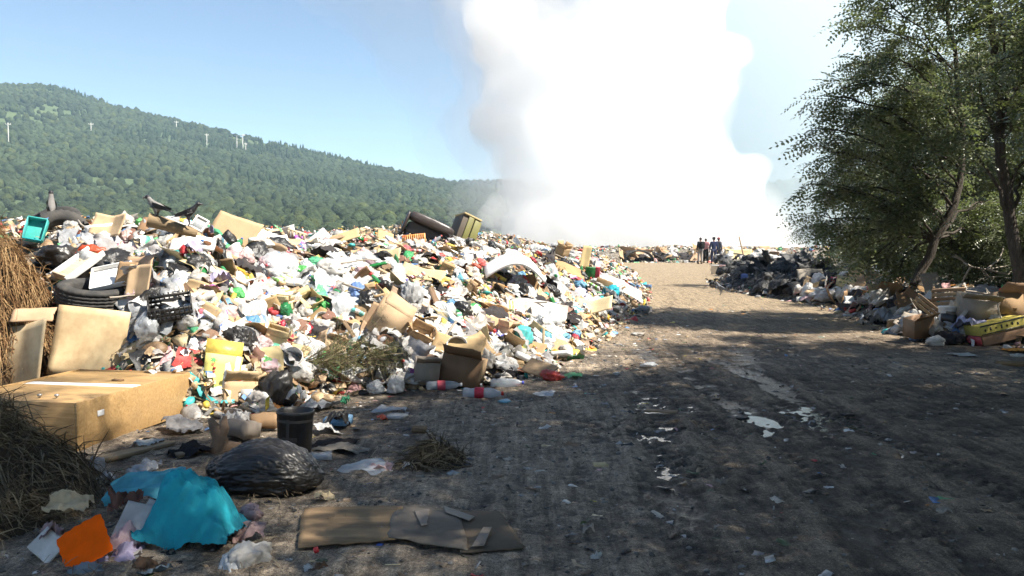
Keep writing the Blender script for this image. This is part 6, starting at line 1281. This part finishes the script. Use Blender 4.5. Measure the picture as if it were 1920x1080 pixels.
def person(px, py, face, label, top, trousers, hairm, arms, hat=None, pack=None, height=1.75, back=0):
    g = on_ground(px, py); g = Vector((g.x * (1 + back / g.y), g.y + back, 0)); root = thing('person', g, (0, 0, face), label, 'person'); k = height / 1.75      # faces local -Y
    J = dict(pel=(0, 0, .95), waist=(0, 0, 1.08), chest=(0, .01, 1.30), neck=(0, .0, 1.48), head=(0, -.02, 1.58), crown=(0, -.01, 1.70), hl=(-.10, 0, .90), hr=(.10, 0, .90), kl=(-.11, -.03, .50), kr=(.12, -.03, .50), al=(-.12, .02, .09), ar=(.13, .02, .09), tl=(-.13, -.13, .045), tr=(.15, -.13, .045), sl=(-.19, .01, 1.42), sr=(.19, .01, 1.42))
    J['el'], J['wl'], J['er'], J['wr'] = arms
    def fing(w_, s):
        w_ = Vector(w_); return [w_ + Vector((0, -.01, -.05)), w_ + Vector((s * .03, -.03, -.09)), w_ + Vector((s * .012, -.035, -.105)), w_ + Vector((-s * .008, -.035, -.10)), w_ + Vector((-s * .026, -.03, -.09)), w_ + Vector((s * .035, -.04, -.03))]
    names = list(J); V = [Vector(J[n]) * k for n in names]; ix = {n: i for i, n in enumerate(names)}
    E = [('pel', 'waist'), ('waist', 'chest'), ('chest', 'neck'), ('neck', 'head'), ('head', 'crown'), ('pel', 'hl'), ('hl', 'kl'), ('kl', 'al'), ('al', 'tl'), ('pel', 'hr'), ('hr', 'kr'), ('kr', 'ar'), ('ar', 'tr'), ('chest', 'sl'), ('sl', 'el'), ('el', 'wl'), ('chest', 'sr'), ('sr', 'er'), ('er', 'wr')]
    rd = dict(pel=(.14, .10), waist=(.135, .09), chest=(.15, .105), neck=.055, head=(.075, .095), crown=(.06, .07), hl=.085, hr=.085, kl=.055, kr=.055, al=.04, ar=.04, tl=.035, tr=.035, sl=.055, sr=.055, el=.042, er=.042, wl=.028, wr=.028)
    E = [(ix[a], ix[b_]) for a, b_ in E]; rads = [rd[n] for n in names]
    for w_, s in (('wl', -1), ('wr', 1)):
        f = fing(J[w_], s); p0 = len(V); V += [q * k for q in f]; rads += [.030, .010, .010, .010, .009, .010]; E += [(ix[w_], p0)] + [(p0, p0 + j) for j in range(1, 6)]
    skinned('body', V, E, rads, 'skin', root)
    up = 1.12
    tn = ['waist', 'chest', 'neck', 'sl', 'el', 'wl', 'sr', 'er', 'wr', 'pel']; V2 = [Vector(J[n]) * k for n in tn]; V2[2] = Vector((0, .0, 1.45)) * k; V2[9] = Vector((0, 0, .90)) * k
    V2[5] = Vector(J['el']).lerp(Vector(J['wl']), .88) * k; V2[8] = Vector(J['er']).lerp(Vector(J['wr']), .88) * k
    skinned('jacket', V2, [(0, 1), (1, 2), (1, 3), (3, 4), (4, 5), (1, 6), (6, 7), (7, 8), (0, 9)], [(.165, .125), (.185, .135), .075, .085, .065, .048, .085, .065, .048, (.175, .13)], top, root)
    ln = ['pel', 'hl', 'kl', 'al', 'hr', 'kr', 'ar']; V3 = [Vector(J[n]) * k for n in ln]; V3[3] += Vector((0, 0, .02)); V3[6] += Vector((0, 0, .02))
    skinned('trousers', V3, [(0, 1), (1, 2), (2, 3), (0, 4), (4, 5), (5, 6)], [(.155, .115), .105, .085, .075, .105, .085, .075], trousers, root)
    for a_, t_ in (('al', 'tl'), ('ar', 'tr')): skinned('shoe', [Vector(J[a_]) * k + Vector((0, .03, -.045)), Vector(J[t_]) * k], [(0, 1)], [(.05, .045), (.05, .042)], 'jet', root)
    hv, hf = ico(3); hv = hv * (.088, .105, .10); keep = [f for f in hf if hv[f][:, 2].mean() > .0 or hv[f][:, 1].mean() > .035]
    put('hair', mesh('hair', hv * k + np.array((0, .0, 1.645)) * k, np.array(keep), MAT[hairm]), parent=root)
    fv, ff = ico(2); put('nose', mesh('nose', fv * (.014, .02, .022) + np.array((0, -.115, 1.60)) * k, ff, MAT['skin']), parent=root)
    for s in (-1, 1): put('ear', mesh('ear', fv * (.012, .022, .032) + np.array((s * .085, .0, 1.605)) * k, ff, MAT['skin']), parent=root)
    if hat:
        V, F = lathe([(.115, 1.66), (.112, 1.70), (.10, 1.745), (.05, 1.775), (0, 1.78)], 16); c = put('cap', mesh('cap', V * k, F, MAT[hat]), parent=root)
        V, F = solid(6, 4, lambda u, v: ((u - .5) * .18, -.09 - v * .09, 1.668 - v * .01), .012); put('peak', mesh('peak', V * k, F, MAT[hat], False), parent=c)
    if pack:
        V, F = pad((-.17, .13, 1.02), (.17, .30, 1.47), .25, 6); put('backpack', mesh('backpack', V * k, F, MAT[pack]), parent=root)
    return root
hang = ((-.25, .02, 1.14), (-.25, -.06, .88), (.25, .02, 1.14), (.25, -.06, .88)); fold_ = ((-.26, .0, 1.15), (-.10, -.20, 1.12), (.26, 0, 1.15), (.08, -.20, 1.15)); raise_ = ((-.25, .02, 1.14), (-.25, -.06, .88), (.29, -.06, 1.20), (.36, -.26, 1.32)); hip = ((-.30, .06, 1.17), (-.15, -.02, 1.00), (.25, .02, 1.14), (.24, -.06, .88))
person(1313, 495, R(205), 'person in stone trousers carrying a dark backpack beside the far rubbish', 'charcoal', 'stone', 'hair', hang, None, 'jet', 1.78)
person(1323, 493.5, R(150), 'person in a salmon top and black trousers behind the backpack wearer', 'salmon', 'jet', 'hair', hip, None, None, 1.72, .6)
person(1338, 495, R(185), 'person in navy jacket and trousers wearing a black cap', 'navy', 'navy', 'hair', hang, 'jet', None, 1.78)
person(1347, 494, R(130), 'person in slate clothes and maroon cap raising one hand', 'slate', 'slate', 'hair', raise_, 'maroon', None, 1.76, .8)

# ================================================================ birds
MAT['crow_grey'] = pm('crow_grey', (.20, .19, .18), .8, .1, 0, .2, 20, .2); MAT['crow_black'] = pm('crow_black', (.015, .015, .018), .45, .1, 0, .1, 20, .2); MAT['pigeon_grey'] = pm('pigeon_grey', (.16, .17, .19), .7, .1, 0, .1, 20, .2)
def bird(loc, yaw, label, body, wing, sc=1, upright=.5):
    root = thing('bird', loc, (0, 0, yaw), label, 'bird'); root.scale = (sc,) * 3
    c, s = math.cos(upright), math.sin(upright); rot = lambda x, z: (x * c - z * s, x * s + z * c)
    sp_ = [(-.16, .0), (-.08, .005), (.0, .0), (.08, .02), (.13, .06), (.17, .085)]; rr = [.018, .05, .068, .055, .036, .036]
    V = [(rot(x, z)[0], 0, rot(x, z)[1] + .20) for x, z in sp_]; h0 = V[-1]; V.append((h0[0] + .045, 0, h0[2] + .005)); V.append((h0[0] + .095, 0, h0[2] - .008)); rr += [.022, .006]
    lg = len(V); V += [(.0, -.03, .10), (.012, -.03, .01), (.05, -.03, .006), (.0, .03, .10), (.012, .03, .01), (.05, .03, .006)]; rr += [.018, .007, .006] * 2
    skinned('body', V, [(i, i + 1) for i in range(7)] + [(2, lg), (lg, lg + 1), (lg + 1, lg + 2), (2, lg + 3), (lg + 3, lg + 4), (lg + 4, lg + 5)], rr, body, root, 2)
    for sd in (-1, 1):
        Vw, Fw = solid(7, 4, lambda u, v: (.08 - u * .30, sd * (.060 * math.sin(min(1, u * 1.3 + .15) * 2.6) + .012) + 0, (v - .5) * .085 * (1 - .55 * u) + .01), .008)
        Vw = Vw @ np.array(Matrix.Rotation(-upright, 3, 'Y')).T + (0, 0, .205); put('wing', mesh('wing', Vw, Fw, MAT[wing]), parent=root)
    Vt, Ft = solid(4, 3, lambda u, v: (-.14 - u * .14, (v - .5) * (.05 + .03 * u), .0), .008); Vt = Vt @ np.array(Matrix.Rotation(-upright, 3, 'Y')).T + (0, 0, .20); put('tail', mesh('tail', Vt, Ft, MAT[wing]), parent=root)
    hv, hf = ico(3); put('head', mesh('head', hv * (.040, .036, .036) + np.array(h0) + (.008, 0, .004), hf, MAT[wing]), parent=root)
    bv, bf = lathe([(.013, 0), (.010, .02), (.002, .05), (0, .051)], 8); put('beak', mesh('beak', bv @ np.array(Matrix.Rotation(R(96), 3, 'Y')).T + np.array(h0) + (.04, 0, 0), bf, MAT['crow_black']), parent=root)
p = at(97, 408, 11.2); bird(p - Vector((0, 0, .02)), R(120), 'hooded crow perched on the tipped tyre', 'crow_grey', 'crow_black', .85, .9)
p, D = spot(294, 408, 445, .9); bird(p + Vector((0, 0, -.02)), R(170), 'hooded crow perched on the split log', 'crow_grey', 'crow_black', .7, .3)
p, D = spot(354, 418, 445, .9); bird(p + Vector((0, 0, -.02)), R(15), 'dark crow standing beside the pale window frame', 'crow_black', 'crow_black', .65, .3)
bird(on_ground(1352, 553), R(170), 'grey pigeon standing on the sunlit track', 'pigeon_grey', 'pigeon_grey', 1.0, .4)

# ================================================================ power line on the hill
MAT['concrete'] = pm('concrete', (.62, .60, .56), .9, .05, 0, .1, 9, 0)
def hill_hit(px, py):
    d = ray(px, py); d = d / d.y; D = np.arange(230, 1200, 2.0); z = EYE + D * d.z; h = hill_z(D * d.x, D); k = np.nonzero(z < h)[0]; Dk = D[k[0]] if len(k) else 600; return Vector((Dk * d.x, Dk, float(hill_z(np.array([Dk * d.x]), np.array([Dk]))[0])))
for i, (px, py, hpx, lb) in enumerate([(16, 266, 28, 'pale concrete pole on the hill above the straw heap'), (171, 252, 16, 'small pale concrete pole on the hill above the tent-like cardboard'), (331, 246, 14, 'pale concrete pole just below the hill crest'), (388, 272, 16, 'pale concrete pole on the hill between the crest pole and portal'), (461, 287, 14, 'short pale concrete pole on the hill beside the portal pylon')]):
    g = hill_hit(px, py); h_ = hpx * g.y / FPX + 3; root = thing('utility_pole', g - Vector((0, 0, 1)), (0, 0, .3 * i), lb, 'pole')
    put('mast', mesh('mast', *tube_np([(0, 0, 0), (0, 0, h_)], [.26, .2], 8), MAT['concrete']), parent=root); part('crossarm', bx((-1.6, -.15, h_ - 1.2), (1.6, .15, h_ - .8)), 'concrete', root, 0)
    for x in (-1.4, 0, 1.4): put('insulator', mesh('insulator', *lathe([(.12, h_ - .8), (.16, h_ - .5), (.05, h_ - .3), (0, h_ - .3)], 8), MAT['concrete']), (x, 0, 0), parent=root)
g = hill_hit(450, 285); h_ = 34 * g.y / FPX; w_ = 11 * g.y / FPX; root = thing('pylon', g - Vector((0, 0, 1)), (0, 0, 0), 'two-legged steel portal pylon standing on the hillside', 'pylon')
for s in (-1, 1): put('leg', mesh('leg', *tube_np([(s * w_ / 2, 0, 0), (s * w_ / 2, 0, h_)], [.30, .22], 8), MAT['metal']), parent=root)
part('crossbeam', bx((-w_ * .9, -.2, h_ - .6), (w_ * .9, .2, h_ - .1)), 'metal', root, 0)
